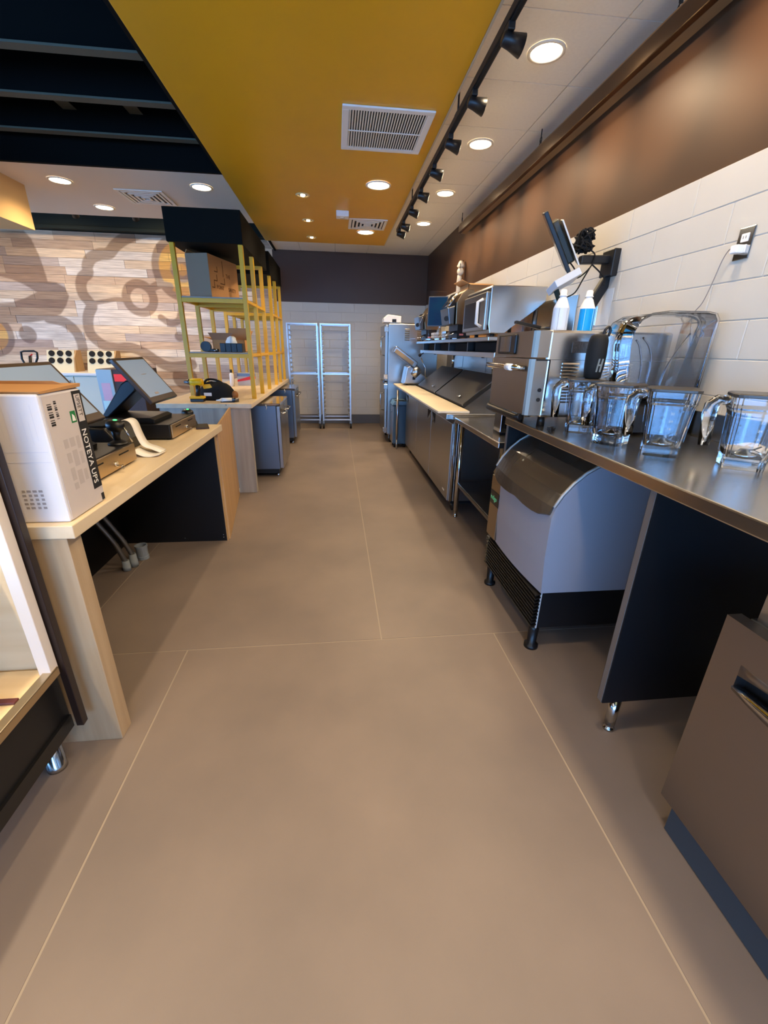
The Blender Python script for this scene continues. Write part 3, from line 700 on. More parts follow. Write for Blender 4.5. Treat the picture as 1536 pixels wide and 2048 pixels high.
# ---- papers, box, sign holder, valve pipe behind
t = thing('sign_holder', 'clear acrylic sign holder standing behind the blue monitor', 'sign holder', (1.2, 5.2, ZO))
M().box(1.08, 1.27, 5.22, 5.226, ZO+.02, 1.99, .001).obj('acrylic_sheet', THIN, t); M().box(1.085, 1.25, 5.23, 5.234, 1.8, 1.93).obj('insert_card', PAPER, t); M().box(1.06, 1.28, 5.18, 5.28, ZO, ZO+.02, .003).obj('base', SSP, t)
t = thing('open_carton', 'open brown cardboard box behind the toasters on the overshelf', 'box', (1.5, 4.6, ZO))
mm = M(); bx0, bx1, by0, by1, bz = 1.34, 1.58, 4.62, 4.92, 2.0
for a in ((bx0, bx1, by0, by0+.005), (bx0, bx1, by1-.005, by1), (bx0, bx0+.005, by0, by1), (bx1-.005, bx1, by0, by1)): mm.box(*a, ZO, bz)
mm.box(bx0, bx1, by0, by1, ZO, ZO+.005).obj('carton_walls', CARD, t)
M().strip([(bx0, bz), (bx0-.07, bz+.03)], (by0, by1), 'y', .004).obj('flap', CARD, t); M().strip([(by0, bz), (by0-.08, bz-.02)], (bx0, bx1), 'x', .004).obj('flap', CARD, t)
t = thing('valve_pipe', 'pale supply pipe with valve on the wall above the toasters', 'pipe', (1.6, 5.6, 1.5))
M().tube([(1.595, 5.95, ZO), (1.595, 5.95, 2.2), (1.6, 5.95, 2.26)], .03, 12).obj('pipe', mat('pipe_beige', (205, 195, 178), .5), t)
M().ball((1.6, 5.93, 2.3), .045).lathe([(.03, 2.34), (.05, 2.36), (.02, 2.42)], (1.6, 5.93, 0)).obj('valve_body', MATS['pipe_beige'], t); M().tube([(1.57, 5.86, 2.33), (1.6, 5.93, 2.42), (1.64, 5.98, 2.43)], .008, 8).obj('valve_handle', SSD, t)
for k, (y, lb, wdt) in enumerate(((4.78, 'stack of steel pans on the overshelf under the blue monitor', .16), (5.34, 'pale folded pack on the overshelf by the far toaster', .1))):
    t = thing('pan_stack' if k == 0 else 'paper_pack', lb, 'pan stack' if k == 0 else 'pack', (1.2, y, ZO))
    for j in range(3): M().box(1.16, 1.16+wdt, y-.05, y+.1, ZO+j*.03, ZO+j*.03+.026, .004).obj('pan' if k == 0 else 'sheaf', SSP if k == 0 else PAPER, t)
# ---- slicer
zb += .0004
t = thing('meat_slicer', 'aluminium meat slicer with tilted chute on the end of the cutting board', 'slicer', (1.05, 6.15, zb))
M().prism([(.93, zb+.02), (1.30, zb+.02), (1.27, zb+.09), (1.02, zb+.26), (.97, zb+.24)], 'y', 6.0, 6.28, .012).obj('base', ALU, t)
u = Vector((.62, 0, -.42)).normalized(); v = Vector((.42, 0, .62)).normalized()
cc = Vector((.95, 6.1, 1.27))
M().obox(cc, (.19, .08, .045), (u, (0, 1, 0), v), .012).obj('chute', ALU, t)
M().obox(cc+Vector((-.02, -.082, 0)), (.15, .003, .028), (u, (0, 1, 0), v)).obj('chute_slot', mat('slot_tan', (170, 145, 110), .5), t)
M().obox(cc+Vector((0, -.085, -.05)), (.2, .008, .006), (u, (0, 1, 0), v)).obj('guide_bar', SSD, t)
M().tube([(1.09, 6.12, 1.07), (1.105, 6.09, 1.085)], [.11, .10], 28).obj('blade', SSP, t)
M().tube([(1.06, 6.0, 1.04), (1.10, 5.98, 1.09), (1.135, 5.98, 1.12)], [.055, .06, .05], 18).obj('motor_knob', ALU, t)
M().ball((1.14, 6.0, 1.30), .022).tube([(1.14, 6.0, 1.30), (1.19, 6.0, 1.33)], .006, 8).obj('push_handle', BLKP, t)
M().tube([(1.15, 5.98, 1.27), (1.22, 5.98, 1.14), (1.23, 5.98, .97)], .008, 8).obj('guard_rod', SSP, t)
M().box(1.05, 1.09, 5.988, 6.0, .98, 1.02, .004).obj('switch', BLKP, t); M().box(1.115, 1.15, 5.986, 6.0, 1.06, 1.11, .004).obj('blue_label', mat('navy_label', (50, 70, 150), .5), t)
for x in (.98, 1.26):
    for y in (6.04, 6.24): M().lathe([(.016, zb), (.014, zb+.022)], (x, y, 0), 10).obj('foot', RUB, t)
# ---- slim step bin
t = thing('step_bin', 'slim blue-grey step bin with steel front under the cutting board end', 'bin', (.9, 6.2, 0))
BGR = mat('blue_grey_plastic', (72, 98, 118), .4)
M().box(.815, 1.03, 6.14, 6.4, .05, .62, .02).obj('body', BGR, t); M().box(.806, .82, 6.15, 6.39, .07, .60, .004).obj('front_plate', SSV, t)
M().prism([(.80, .62), (1.03, .62), (1.0, .675), (.83, .675)], 'y', 6.12, 6.42, .008).obj('lid', mat('blue_lid', (110, 150, 178), .35), t)
M().box(.84, .98, 6.16, 6.3, .672, .678).obj('lid_slot', BLKP, t); M().obox((.80, 6.22, .52), (.004, .03, .012), ((1, 0, 0), (0, 1, 0), (0, 0, 1)), .003).obj('badge', SSP, t)
for x in (.85, 1.0):
    for y in (6.18, 6.36): M().lathe([(.016, 0), (.016, .052)], (x, y, 0), 10).obj('foot', BLKP, t)
# ---- heated holding cabinet
t = thing('holding_cabinet', 'tall stainless heated holding cabinet with two half doors near the back wall', 'cabinet', (1.1, 6.85, 0))
x0, x1, y0, y1 = .765, 1.5, 6.5, 7.2; HZ0, HZ1 = .13, 1.71
M().box(x0, x1, y0, y1, HZ0, HZ1, .01).obj('body', SSV, t)
M().box(x0+.02, x1-.01, y0+.01, y1-.01, HZ1, HZ1+.012).obj('top_rim', SSP, t)
for a, b2 in ((HZ0+.015, .905), (.925, HZ1-.015)):
    dr = M().box(x0-.045, x0-.003, y0+.01, y1-.01, a, b2, .008).obj('door', SSV, t)
    zc = (a+b2)/2+.1
    M().tube([(x0-.045, y0+.05, zc-.13), (x0-.10, y0+.05, zc-.12), (x0-.10, y0+.05, zc+.12), (x0-.045, y0+.05, zc+.13)], .011, 10).obj('handle', SSP, dr)
    for zz in (a+.06, b2-.06): M().box(x0-.06, x0-.0, y0-.006, y0+.01, zz-.035, zz+.035, .004).obj('hinge', SSP, dr)
M().box(x0-.07, x0-.045, y0+.02, y0+.06, .9, .935, .004).obj('latch', SSD, t)
for xx in (1.0, 1.18):
    for j in range(6): M().prism([(1.49+j*.028, 0), (1.5+j*.028, -.008), (1.506+j*.028, 0)], 'x', xx, xx+.07).obj('vent_louver', SSP, t).matrix_local = Matrix.Translation(Vector((0, 0, 0)))
for o in [o for o in t.children if o.name.startswith('vent_louver')]:
    # profile was (z, dy): swap into place
    for vv in o.data.vertices:
        x_, y_, z_ = vv.co + ORG[t.name]; vv.co = Vector((x_, y0 + z_, y_)) - ORG[t.name]
for j in range(4): M().box(1.0, 1.1, y0-.006, y0+.001, .93+j*.035, .945+j*.035, .002).obj('vent_slot', SSP, t)
for x in (x0+.06, x1-.08):
    for y in (y0+.07, y1-.07):
        cs = M().cyl((x-.016, y, .06), (x+.016, y, .06), .06, n=18).obj('caster', RUB, t); M().box(x-.026, x+.026, y-.03, y+.03, .06, .135).obj('caster_fork', GALV, cs)
t = thing('paper_dispenser', 'white plastic dispenser lying on top of the holding cabinet', 'dispenser', (.8, 6.65, HZ1))
M().prism([(.70, HZ1+.016), (.95, HZ1+.016), (.95, HZ1+.10), (.76, HZ1+.12), (.70, HZ1+.07)], 'y', 6.55, 6.8, .008).obj('housing', WPL, t); M().box(.82, .88, 6.546, 6.551, HZ1+.02, HZ1+.06).obj('slot', BLKP, t)
# ---- sheet pan racks
def rack(x0, label, rz=0):
    t = thing('sheet_pan_rack', label, 'rack', (x0, 7.95, 0), 'tall aluminium sheet pan racks at the back wall')
    w, dd, h = .49, .42, 1.75; xx = (x0-w/2, x0+w/2); yy = (7.74, 7.74+dd)
    for x in xx:
        for y in yy: M().box(x-.0125, x+.0125, y-.0125, y+.0125, .14, h, .003).obj('upright', ALU, t)
    for y in yy:
        for z in (h-.012, .945, .16): M().box(xx[0]+.0125, xx[1]-.0125, y-.011, y+.011, z-.011, z+.011, .002).obj('cross_bar', ALU, t)
    for x in xx:
        for z in (h-.012, .16): M().box(x-.011, x+.011, yy[0]+.0125, yy[1]-.0125, z-.011, z+.011, .002).obj('side_bar', ALU, t)
        s = 1 if x == xx[0] else -1
        for k in range(20):
            z = .22+k*.074
            M().box(min(x+s*.0125, x+s*.042), max(x+s*.0125, x+s*.042), yy[0], yy[1], z, z+.003).box(min(x+s*.0125, x+s*.0155), max(x+s*.0125, x+s*.0155), yy[0], yy[1], z, z+.025).obj('runner', ALU, t)
    for x in xx:
        for y in yy:
            cs = M().cyl((x-.015, y, .05), (x+.015, y, .05), .05, n=16).obj('caster', RUB, t); M().box(x-.02, x+.02, y-.02, y+.02, .055, .142).obj('caster_fork', GALV, cs)
rack(-.545, 'tall aluminium sheet pan rack standing next to the yellow shelf unit')
rack(.005, 'tall aluminium sheet pan rack standing nearer the holding cabinet')
# ---- high speed oven on the counter
ZC = 1.0284
t = thing('rapid_cook_oven', 'stainless rapid cook oven with louvered side on the end of the counter', 'oven', (1.2, 2.05, ZC))
y0, y1, x0, x1, z0, z1 = 2.0, 2.52, .935, 1.6, 1.075, 1.472
M().box(x0+.05, x1, y0, y1, z0, z1, .012).obj('body', SS, t)
# bulged front: upper fascia and door
def bulge(za, zb2, name, dx=0, mat_=steel('oven_front', (158, 148, 136), .42, (60, 60, 1))):
    rings = []
    for z in (za, zb2):
        r_ = []
        for k in range(49):
            y = y0+.002+(y1-y0-.004)*k/48; q = abs(2*k/48-1)
            r_.append((x0-.02+dx+.022*max(0, (q-.9)/.1)**2, y, z))
        r_ += [(x0+.06, y1-.002, z), (x0+.06, y0+.002, z)]
        rings.append(r_)
    return M().rings(rings, smooth=False).obj(name, mat_, t)
bulge(1.352, z1-.004, 'upper_fascia')
dr = bulge(z0+.01, 1.345, 'door', -.006)
fc = M().box(x0-.032, x0-.018, y0+.2, y0+.44, 1.362, 1.458, .008).obj('control_panel', BLKP, t)
M().box(x0-.034, x0-.031, y0+.26, y0+.40, 1.372, 1.45, .002).obj('display', mat('oven_display', (52, 54, 56), .15, coat=.5), fc)
M().tube([(x0-.03, y0+.05, 1.30), (x0-.075, y0+.07, 1.305), (x0-.085, y0+.13, 1.305), (x0-.085, y1-.13, 1.305), (x0-.075, y1-.07, 1.305), (x0-.03, y1-.05, 1.30)], .013, 12).obj('handle', SSP, dr)
M().cyl((x0-.087, y0+.08, 1.305), (x0-.087, y0+.135, 1.305), .016, n=14).obj('handle_cap', WPL, dr)
M().tube([(x0-.028, y0+.03, z0+.0), (x0-.04, y0+.06, z0-.006), (x0-.04, y1-.06, z0-.006), (x0-.028, y1-.03, z0)], .016, 10).obj('bumper', BLKP, t)
M().box(x0+.0, x0+.068, y0-.002, y0+.001, 1.338, 1.344).box(x0+.064, x0+.069, y0-.002, y0+.001, z0+.08, 1.34).obj('door_gap', BLKM, t)
for z in (1.16, 1.205): M().cyl((x0+.035, y0-.004, z), (x0+.035, y0+.002, z), .009, n=14).obj('hinge_plug', BLKP, t)
M().box(x0+.165, x0+.262, y0-.0015, y0+.001, 1.375, 1.425).obj('mesh_vent', mat('perforated', (120, 112, 104), .4, .8, noise=.75, nscale=500, detail=0), t)
M().box(x0+.05, x1, y0-.0012, y0+.001, 1.342, 1.344).obj('seam', SSD, t)
for k in range(13):
    z = 1.145+k*.0148
    for xa in (x0+.13, x0+.255, x0+.40):
        M().prism([(y0+.001, z), (y0-.006, z+.001), (y0+.001, z+.009)], 'x', xa, xa+.085).obj('louver', SS, t)
for x in (x0+.09, x1-.06):
    for y in (y0+.05, 2.3): M().lathe([(.02, ZC), (.016, z0+.004)], (x, y, 0), 12).obj('foot', BLKP, t)
# paddle on the oven
t = thing('oven_paddle', 'black-handled steel oven paddle lying on top of the rapid cook oven', 'paddle', (.98, 2.1, z1))
M().obox((1.0, 2.3, z1+.034), (.075, .014, .008), (Vector((1, .1, -.16)), (0, 1, 0), (.16, 0, 1)), .004).obj('handle', BLKP, t)
M().prism([(1.065, z1+.02), (1.19, z1+.0005), (1.19, z1+.028), (1.075, z1+.024)], 'y', 2.24, 2.36).obj('blade', SSD, t)
# spray bottles on the oven
def bottle(x, y, label, blue):
    t = thing('spray_bottle', label, 'bottle', (x, y, z1), None)
    r = .038
    M().lathe([(r-.004, z1), (r, z1+.004), (r, z1+.105), (r-.003, z1+.115), (.020, z1+.15), (.016, z1+.155), (.0155, z1+.16)], (x, y, 0), 24).obj('body', WPL if blue else mat('translucent_white', (226, 228, 232), .35), t)
    M().lathe([(.019, z1+.16), (.020, z1+.164), (.016, z1+.166), (.0155, z1+.185), (.012, z1+.19)], (x, y, 0), 20).obj('neck', WPL, t)
    pts = []
    n_ = 14
    rings = [[(x+(r+.0008)*math.cos(a), y+(r+.0008)*math.sin(a), z) for a in [(-.97+.86*i/n_ - (.0 if blue else 0))*PI for i in range(n_+1)]] for z in (z1+.006, z1+.107)]
    b = bmesh.new(); A = [[b.verts.new(p_) for p_ in rr] for rr in rings]
    for i in range(n_): b.faces.new((A[0][i], A[0][i+1], A[1][i+1], A[1][i])).smooth = True
    q = M(); q.b.free(); q.b = b
    q.obj('label_wrap', BLUELIQ if blue else mat('pale_label', (206, 214, 222), .4), t)
    for k in (-.72, -.38): M().box(x+r*math.cos(k*PI)-.0012, x+r*math.cos(k*PI)+.0012, y+r*math.sin(k*PI)-.002, y+r*math.sin(k*PI), z1+.008, z1+.106).obj('label_stripe', mat('pale_blue_print', (150, 220, 245), .4) if blue else mat('grey_print', (176, 180, 190), .5), t)
bottle(1.12, 2.2, 'white spray bottle with a pale label on the rapid cook oven', 0)
bottle(1.255, 2.2, 'white spray bottle with a bright blue label on the rapid cook oven', 1)
# ---- wall monitor on arm
YM = 2.62
t = thing('wall_monitor', 'thin black monitor tilted forward on a black wall arm above the ovens', 'monitor', (1.5, YM, 1.8))
a0, a1 = aty(1092, 424, YM), aty(1138, 545, YM)
uu = (a1-a0); L = uu.length; uu.normalize(); nn = Vector((-uu.z, 0, uu.x)); 
if nn.x > 0: nn = -nn
WD = Vector((.50, .866, 0)); WD = (WD - uu*WD.dot(uu)).normalized(); nn = uu.cross(WD)
if nn.x > 0: nn = -nn
mid = (a0+a1)/2 + WD*.21
pn = M().obox(mid, (L/2, .21, .011), (uu, WD, nn), .003).obj('panel', BLKP, t)
M().obox(mid+nn*.0115, (L/2-.012, .198, .0008), (uu, WD, nn)).obj('screen', BEZ, pn)
M().obox(mid-nn*.03+uu*.02, (L*.36, .12, .022), (uu, WD, nn), .01).obj('rear_housing', mat('monitor_rear', (70, 66, 52), .45), pn)
b0, b1 = aty(1126, 440, YM), aty(1158, 530, YM)
ub = (b1-b0); Lb = ub.length; ub.normalize(); nb = Vector((-ub.z, 0, ub.x))
WB = Vector((.5, .866, 0)); WB = (WB-ub*WB.dot(ub)).normalized()
M().obox((b0+b1)/2+WB*.1, (Lb/2, .1, .004), (ub, WB, ub.cross(WB)), .001).obj('mount_plate', mat('bracket_white', (216, 214, 206), .45), t)
c0, c1_ = aty(1112, 568, YM-.02), aty(1162, 540, YM-.02)
uc = (c1_-c0); Lc = uc.length; uc.normalize(); nc = Vector((-uc.z, 0, uc.x))
WC = Vector((.5, .866, 0)); WC = (WC-uc*WC.dot(uc)).normalized()
M().obox((c0+c1_)/2+WC*.07, (Lc/2, .07, .02), (uc, WC, uc.cross(WC)), .004).obj('control_tray', mat('tray_pale_blue', (208, 214, 220), .4), t)
e0, e1 = aty(1118, 570, YM), aty(1130, 608, YM)
M().tube([e0+Vector((0, .05, 0)), e1+Vector((0, .05, 0))], .016, 8).box(e1.x-.02, e1.x+.025, YM+.03, YM+.07, e1.z-.012, e1.z+.004, .003).obj('scanner_handle', DKG, t)
w0, w1 = aty(1232, 520, YM+.06), aty(1166, 520, YM+.06)
M().box(XW-.06, XW-.016, YM+.0, YM+.12, w0.z-.09, w0.z+.05, .006).obj('wall_plate', BLKP, t)
M().obox((w0+w1)/2, ((w0-w1).length/2+.02, .022, .022), ((w0-w1), (0, 1, 0), Vector((0, 0, 1))), .006).obj('arm', BLKP, t)
s0, s1 = aty(1222, 545, YM+.08), aty(1172, 625, YM+.08)
us = (s1-s0); Ls = us.length; us.normalize()
M().obox((s0+s1)/2, (Ls/2, .02, .03), (us, (0, 1, 0), Vector((-us.z, 0, us.x))), .006).obj('lower_arm', BLKP, t)
cr = aty(1170, 480, YM+.06)
cb = M()
for k in range(44):
    q = [Vector((cr.x+random.uniform(-.045, .045), YM+.06+random.uniform(-.05, .06), cr.z+random.uniform(-.06, .05))) for _ in range(5)]
    cb.tube(smooth_line([tuple(v_) for v_ in q], 4), .0045, 5)
cb.obj('cable_bundle', BLKM, t)
for L_ in ([(1150, 490), (1180, 500), (1190, 512), (1180, 535), (1155, 556), (1150, 540), (1140, 525)], [(1185, 530), (1200, 545), (1210, 560), (1207, 572)], [(1180, 535), (1165, 560), (1150, 585), (1132, 595)]):
    M().tube(smooth_line([tuple(aty(a, b2, YM+.03)) for a, b2 in L_], 4), .004, 6).obj('cable', BLKM, t)
# ---- wall outlets
def outlet(y, z, label, plug=False):
    t = thing('wall_outlet', label, 'outlet', (XW-.02, y, z))
    xx = XW-.02
    M().box(xx-.006, xx, y-.036, y+.036, z-.058, z+.058, .003).obj('cover_plate', SSP, t)
    for dz in (-.02, .02):
        s = M().box(xx-.009, xx-.005, y-.017, y+.017, z+dz-.015, z+dz+.015, .002).obj('socket', WPL, t)
        for dy in (-.006, .006): M().box(xx-.0096, xx-.0088, y+dy-.001, y+dy+.001, z+dz-.004, z+dz+.006).obj('slot', BLKM, s)
    return t
p = atx(1490, 487, XW-.02)
t = outlet(p.y, p.z, 'steel plate wall outlet with a white charger above the clear enclosure')
for px, lb in ((1128, 'steel plate wall outlet behind the spray bottle with the pale label'), (1187, 'steel plate wall outlet behind the blue spray bottle')):
    q = atx(px, 632, XW-.02); outlet(q.y, q.z, lb)
t = thing('phone_charger', 'white plug-in charger with a thin grey cord on the wall outlet', 'charger', (XW-.03, p.y, p.z))
M().box(XW-.062, XW-.0285, p.y-.014, p.y+.02, p.z-.036, p.z-.006, .004).obj('plug', WPL, t)
M().tube(smooth_line([tuple(atx(a, b2, XW-.04)) for a, b2 in ((1480, 497), (1462, 497), (1445, 520), (1425, 565), (1405, 605), (1385, 632), (1380, 680), (1382, 740))], 5), .0022, 6).obj('cord', mat('cord_grey', (140, 132, 126), .5), t)
t = thing('wall_note', 'small translucent paper note taped to the tiled wall by the outlet', 'note', (XW-.03, 2.5, 1.55))
q = atx(1208, 615, XW-.02); M().box(XW-.0225, XW-.0205, q.y-.07, q.y+.07, q.z-.1, q.z+.1).obj('sheet', mat('note_paper', (216, 216, 212), .6), t)
# ---- blender jars
def make_jar(label):
    t = thing('blender_jar', label, 'jar', (0, 0, 0), 'clear square blender jars on the stainless counter')
    out = [rsq(.098, 0, r=.16), rsq(.100, .012, r=.16), rsq(.100, .03, r=.16), rsq(.106, .06, r=.18), rsq(.120, .165, r=.2), rsq(.124, .178, r=.2), rsq(.132, .186, r=.2), rsq(.136, .222, r=.2)]
    inn = [rsq(.126, .2225, r=.2), rsq(.122, .19, r=.2), rsq(.112, .165, r=.2), rsq(.097, .06, r=.18), rsq(.088, .036, r=.2)]
    M().rings(out+inn, smooth=False).obj('body', GLASS, t)
    for sx, sy in ((1, 0), (-1, 0), (0, 1), (0, -1)):
        M().prism([(-.004, .05), (.004, .05), (.004, .17), (-.004, .17)], 'y', 0, .001).obj('flute_rib', GLASS, t).matrix_local = Matrix.Rotation(math.atan2(-sx, sy), 4, 'Z') @ Matrix.Translation((0, .0555, 0)) @ Matrix.Rotation(-.06, 4, 'X')
    M().tube([(-.064, 0, .208), (-.092, 0, .208), (-.105, 0, .19), (-.105, 0, .16), (-.098, 0, .06)], [.013, .014, .015, .015, .012], 10, flat=1.25).obj('handle', GLASS, t)
    M().rings([rsq(.130, .2226, r=.2), rsq(.140, .2235, r=.2), rsq(.140, .231, r=.2), rsq(.13, .234, r=.2)], smooth=False).obj('lid', mat('smoke_lid', (60, 56, 50), .3), t)
    M().lathe([(.034, .037), (.03, .045), (.016, .05), (.01, .06)], n=16).obj('blade_hub', SSP, t)
    bl = M()
    for a in range(4): bl.strip([(0, .056), (.02, .058), (.036, .07 if a % 2 else .05)], (-.006, .006), 'y', .0015)
    b_o = bl.obj('blade', SSP, t)
    for k in range(4): text('scale_mark', ('8', '16', '24', '32')[k], .011, (-.0, -.0585-.0035*k, .072+.026*k), (1, 0, 0), (0, 0, 1), mat('etched', (190, 205, 215), .4), t, .0002)
    return t
j0 = make_jar('clear blender jar on the counter closest to the rapid cook oven')
JP = [Vector(p_) for p_ in ((1.135, 1.885, 0), (1.125, 1.625, 0), (1.195, 1.43, 0), (1.345, 1.24, 0))]
JL = [(JP[0][:2], 2.9, None), (JP[1][:2], 2.75, 'clear blender jar on the counter, second from the rapid cook oven'), (JP[2][:2], -.1, 'clear blender jar with dark lid standing in front of the clear enclosure'), (JP[3][:2], 2.9, 'clear blender jar standing apart from the other jars, farthest from the oven')]
for i, ((x, y), r_, lb) in enumerate(JL):
    r_ = math.atan2(y, x)+(.1, -.35, .1, .22)[i]   # handle turned to the left of the row
    if i == 0: o = j0; o.location = (x, y, ZC); o.rotation_euler = (0, 0, r_-PI/2)
    else: o = dup(j0, (x, y, ZC), r_-PI/2, lb)
    o.scale = (1.16, 1.16, 1.02)
# ---- blender base + sound enclosure
t = thing('blender_motor', 'black blender motor unit on the counter behind the jars', 'blender', (1.42, 1.87, ZC))
M().rings([rsq(.22, ZC+.012, .15, .12, 1.42, 1.865), rsq(.22, ZC+.09, .15, .12, 1.42, 1.865), rsq(.19, ZC+.125, .13, .15, 1.42, 1.865), rsq(.12, ZC+.15, .1, .2, 1.42, 1.865)], smooth=False).obj('housing', BLKP, t)
M().box(1.304, 1.31, 1.82, 1.9, ZC+.03, ZC+.08, .002).obj('keypad', mat('keypad', (60, 62, 66), .4), t)
for x in (1.34, 1.5):
    for y in (1.81, 1.92): M().lathe([(.012, ZC), (.012, ZC+.014)], (x, y, 0), 10).obj('foot', RUB, t)
t = thing('blender_enclosure', 'clear domed sound enclosure standing on the counter behind the blender jars', 'enclosure', (1.42, 1.86, ZC))
ez = ZC+.175
prof = [(1.25, ez), (1.24, 1.32), (1.228, 1.41), (1.234, 1.465), (1.255, 1.505), (1.30, 1.53), (1.37, 1.54), (1.55, 1.542), (1.585, 1.536), (1.602, 1.515), (1.60, 1.48), (1.592, ez)]
ya, yb = 1.775, 1.965
M().strip(prof, (ya, yb), 'y', -.005).obj('shell', THIN, t)
for a in (ya, yb-.005): M().prism(prof, 'y', a, a+.005).obj('side_pane', THIN, t)
M().tube([(q_[0], ya-.003, q_[1]) for q_ in prof], .0045, 8).obj('rim', mat('rim_clear', (244, 246, 252), .03, trans=1, ior=1.4), t)
for k, L_ in enumerate(([(1.335, ez), (1.342, 1.33), (1.32, 1.40), (1.28, 1.44)], [(1.40, ez), (1.42, 1.33), (1.49, 1.46)], [(1.305, ez), (1.30, 1.32), (1.275, 1.40), (1.252, 1.43)])):
    M().tube(smooth_line([(x_, ya-.002, z_) for x_, z_ in L_], 5), .0035, 8).obj('grip_rib', MATS['rim_clear'], t)
M().cyl((1.53, ya-.007, 1.46), (1.53, ya, 1.46), .016, n=16).obj('pivot', MATS['rim_clear'], t)
M().box(1.25, 1.595, ya, yb, ez-.012, ez, .003).obj('deck', mat('enclosure_deck', (44, 42, 40), .4), t)
M().box(1.56, 1.61, 1.79, 1.95, ZC, ez-.0125, .004).obj('rear_column', BLKP, t)
for x in (1.262,): M().box(x-.01, x+.01, ya+.005, ya+.03, ZC, ez-.0125, .002).box(x-.01, x+.01, yb-.03, yb-.005, ZC, ez-.0125, .002).obj('front_leg', BLKP, t)
# ---- small things on the counter
t = thing('bluetooth_speaker', 'black oval portable speaker with strap loop standing on a jar lid', 'speaker', (1.125, 1.885, ZC+.24))
sx, sy, sz = 1.155, 1.885, ZC+.2395
M().lathe([(.028, sz), (.036, sz+.006), (.041, sz+.05), (.043, sz+.1), (.040, sz+.16), (.034, sz+.178), (.026, sz+.184)], (sx, sy, 0), 24).obj('body', mat('speaker_mesh', (22, 24, 24), .75, noise=.6, nscale=9), t)
M().lathe([(.028, sz+.182), (.02, sz+.186)], (sx, sy, 0), 20).obj('end_cap', BLKP, t)
M().tube(smooth_line([(sx+.015, sy, sz+.178), (sx+.022, sy, sz+.205), (sx+.036, sy, sz+.215), (sx+.045, sy, sz+.2), (sx+.04, sy, sz+.178)], 4), .006, 8).obj('strap_loop', BLKP, t)
M().prism([(sx-.015, sz+.03), (sx-.008, sz+.03), (sx-.006, sz+.055), (sx+.003, sz+.055), (sx+.001, sz+.03), (sx+.008, sz+.03), (sx+.014, sz+.085), (sx+.007, sz+.085), (sx+.004, sz+.062), (sx-.005, sz+.062), (sx-.002, sz+.085), (sx-.009, sz+.085)], 'y', sy-.0435, sy-.041).obj('logo', mat('logo_grey', (120, 128, 126), .5), t)
t = thing('power_cord', 'short black cord lying on the counter beside the oven', 'cord', (1.06, 1.95, ZC))
M().tube(smooth_line([(.985, 1.86, ZC+.0055), (1.0, 1.9, ZC+.008), (1.02, 1.89, ZC+.014), (1.03, 1.94, ZC+.007), (1.06, 1.965, ZC+.0055)], 5), .005, 8).obj('cable', BLKM, t); M().obox((1.005, 1.895, ZC+.012), (.025, .01, .009), ((1, .8, 0), (-.8, 1, 0), (0, 0, 1)), .003).obj('plug', BLKP, t)
t = thing('wrapped_parts', 'clear plastic bag of parts lying on the counter near the wall', 'bag', (1.55, 1.45, ZC))
M().rings([[(1.5+.09*math.cos(a)*k*(1+.15*math.sin(3*a)), 1.36+.08*math.sin(a)*k*(1+.1*math.cos(5*a)), ZC+zz) for a in [i*PI/8 for i in range(16)]] for k, zz in ((.8, .0004), (1, .012), (.8, .035), (.3, .05))]).obj('bag', mat('bag_film', (222, 208, 186), .25), t)
# ================================================================== LEFT SIDE
# ---- register counter
ZP = .868
t = thing('register_counter', 'light wood register counter with black underside panels, carrying the cash registers', 'counter', (-1.2, 2.1, 0))
M().box(-1.62, -.797, 1.25, 3.045, ZP-.043, ZP, .003).obj('worktop', WOODL, t)
M().box(-1.6, -.825, 1.255, 1.325, 0, ZP-.043, .002).obj('end_panel', WOODV, t)
M().box(-1.565, -.84, 1.3255, 1.329, .0, ZP-.05).obj('black_liner', BLK, t)
bp = M().box(-1.565, -.848, 3.0, 3.028, 0, ZP-.043).obj('black_panel', BLK, t)
M().box(-.848, -.842, 3.0, 3.03, 0, ZP-.043).obj('edge_band', WOODT, bp)
for x, z in ((-.87, .03), (-.87, .05), (-1.15, .03)): M().ball((x, 2.999, z), .004).obj('screw', SSP, bp)
M().box(-1.6, -1.565, 1.33, 3.03, 0, ZP-.043).obj('back_panel', BLK, t)
M().prism([(-.845, 3.032), (-.832, 3.034), (-.983, 4.122), (-.996, 4.12)], 'z', 0, .845).obj('link_panel', WOODT, t)
M().box(-.999, -.978, 4.09, 4.12, .02, .06, .004).obj('link_plug', WPL, t)
# conduits below
for i, (px, py, h_, r_, lb) in enumerate(((255, 1140, .07, .022, 'thin grey conduit rising from a floor stub below the register counter'), (270, 1132, .09, .022, 'grey conduit beside the open pipe stub below the register counter'))):
    p = atz(px, py, 0); t = thing('conduit', lb, 'conduit', tuple(p))
    M().lathe([(r_+.002, 0), (r_+.002, h_*.5), (r_, h_*.5), (r_, h_)], tuple(p), 16).obj('floor_stub', PVC, t)
    pts = smooth_line([(p.x, p.y, h_-.01), (p.x-.03, p.y-.02, .2), (p.x-.1, p.y-.05, .38), (p.x-.14, p.y-.10, .55), (p.x-.15, p.y-.16, .78)], 10)
    M().tube(pts, [.016 if k % 2 else .0145 for k in range(len(pts))], 12).obj('flexible_pipe', GALV, t)
p = atz(287, 1116, 0)
t = thing('pipe_stub', 'short open grey plastic pipe stub on the floor below the register counter', 'pipe', tuple(p))
M().lathe([(.038, 0), (.038, .022), (.036, .024), (.036, .085), (.040, .087), (.040, .1), (.033, .1), (.033, .01)], (p.x, p.y, 0), 24, True, True).flat().obj('pipe', PVC, t)
M().lathe([(.031, .012), (.031, .014)], (p.x, p.y, 0), 20).obj('dark_inside', BLKM, t)
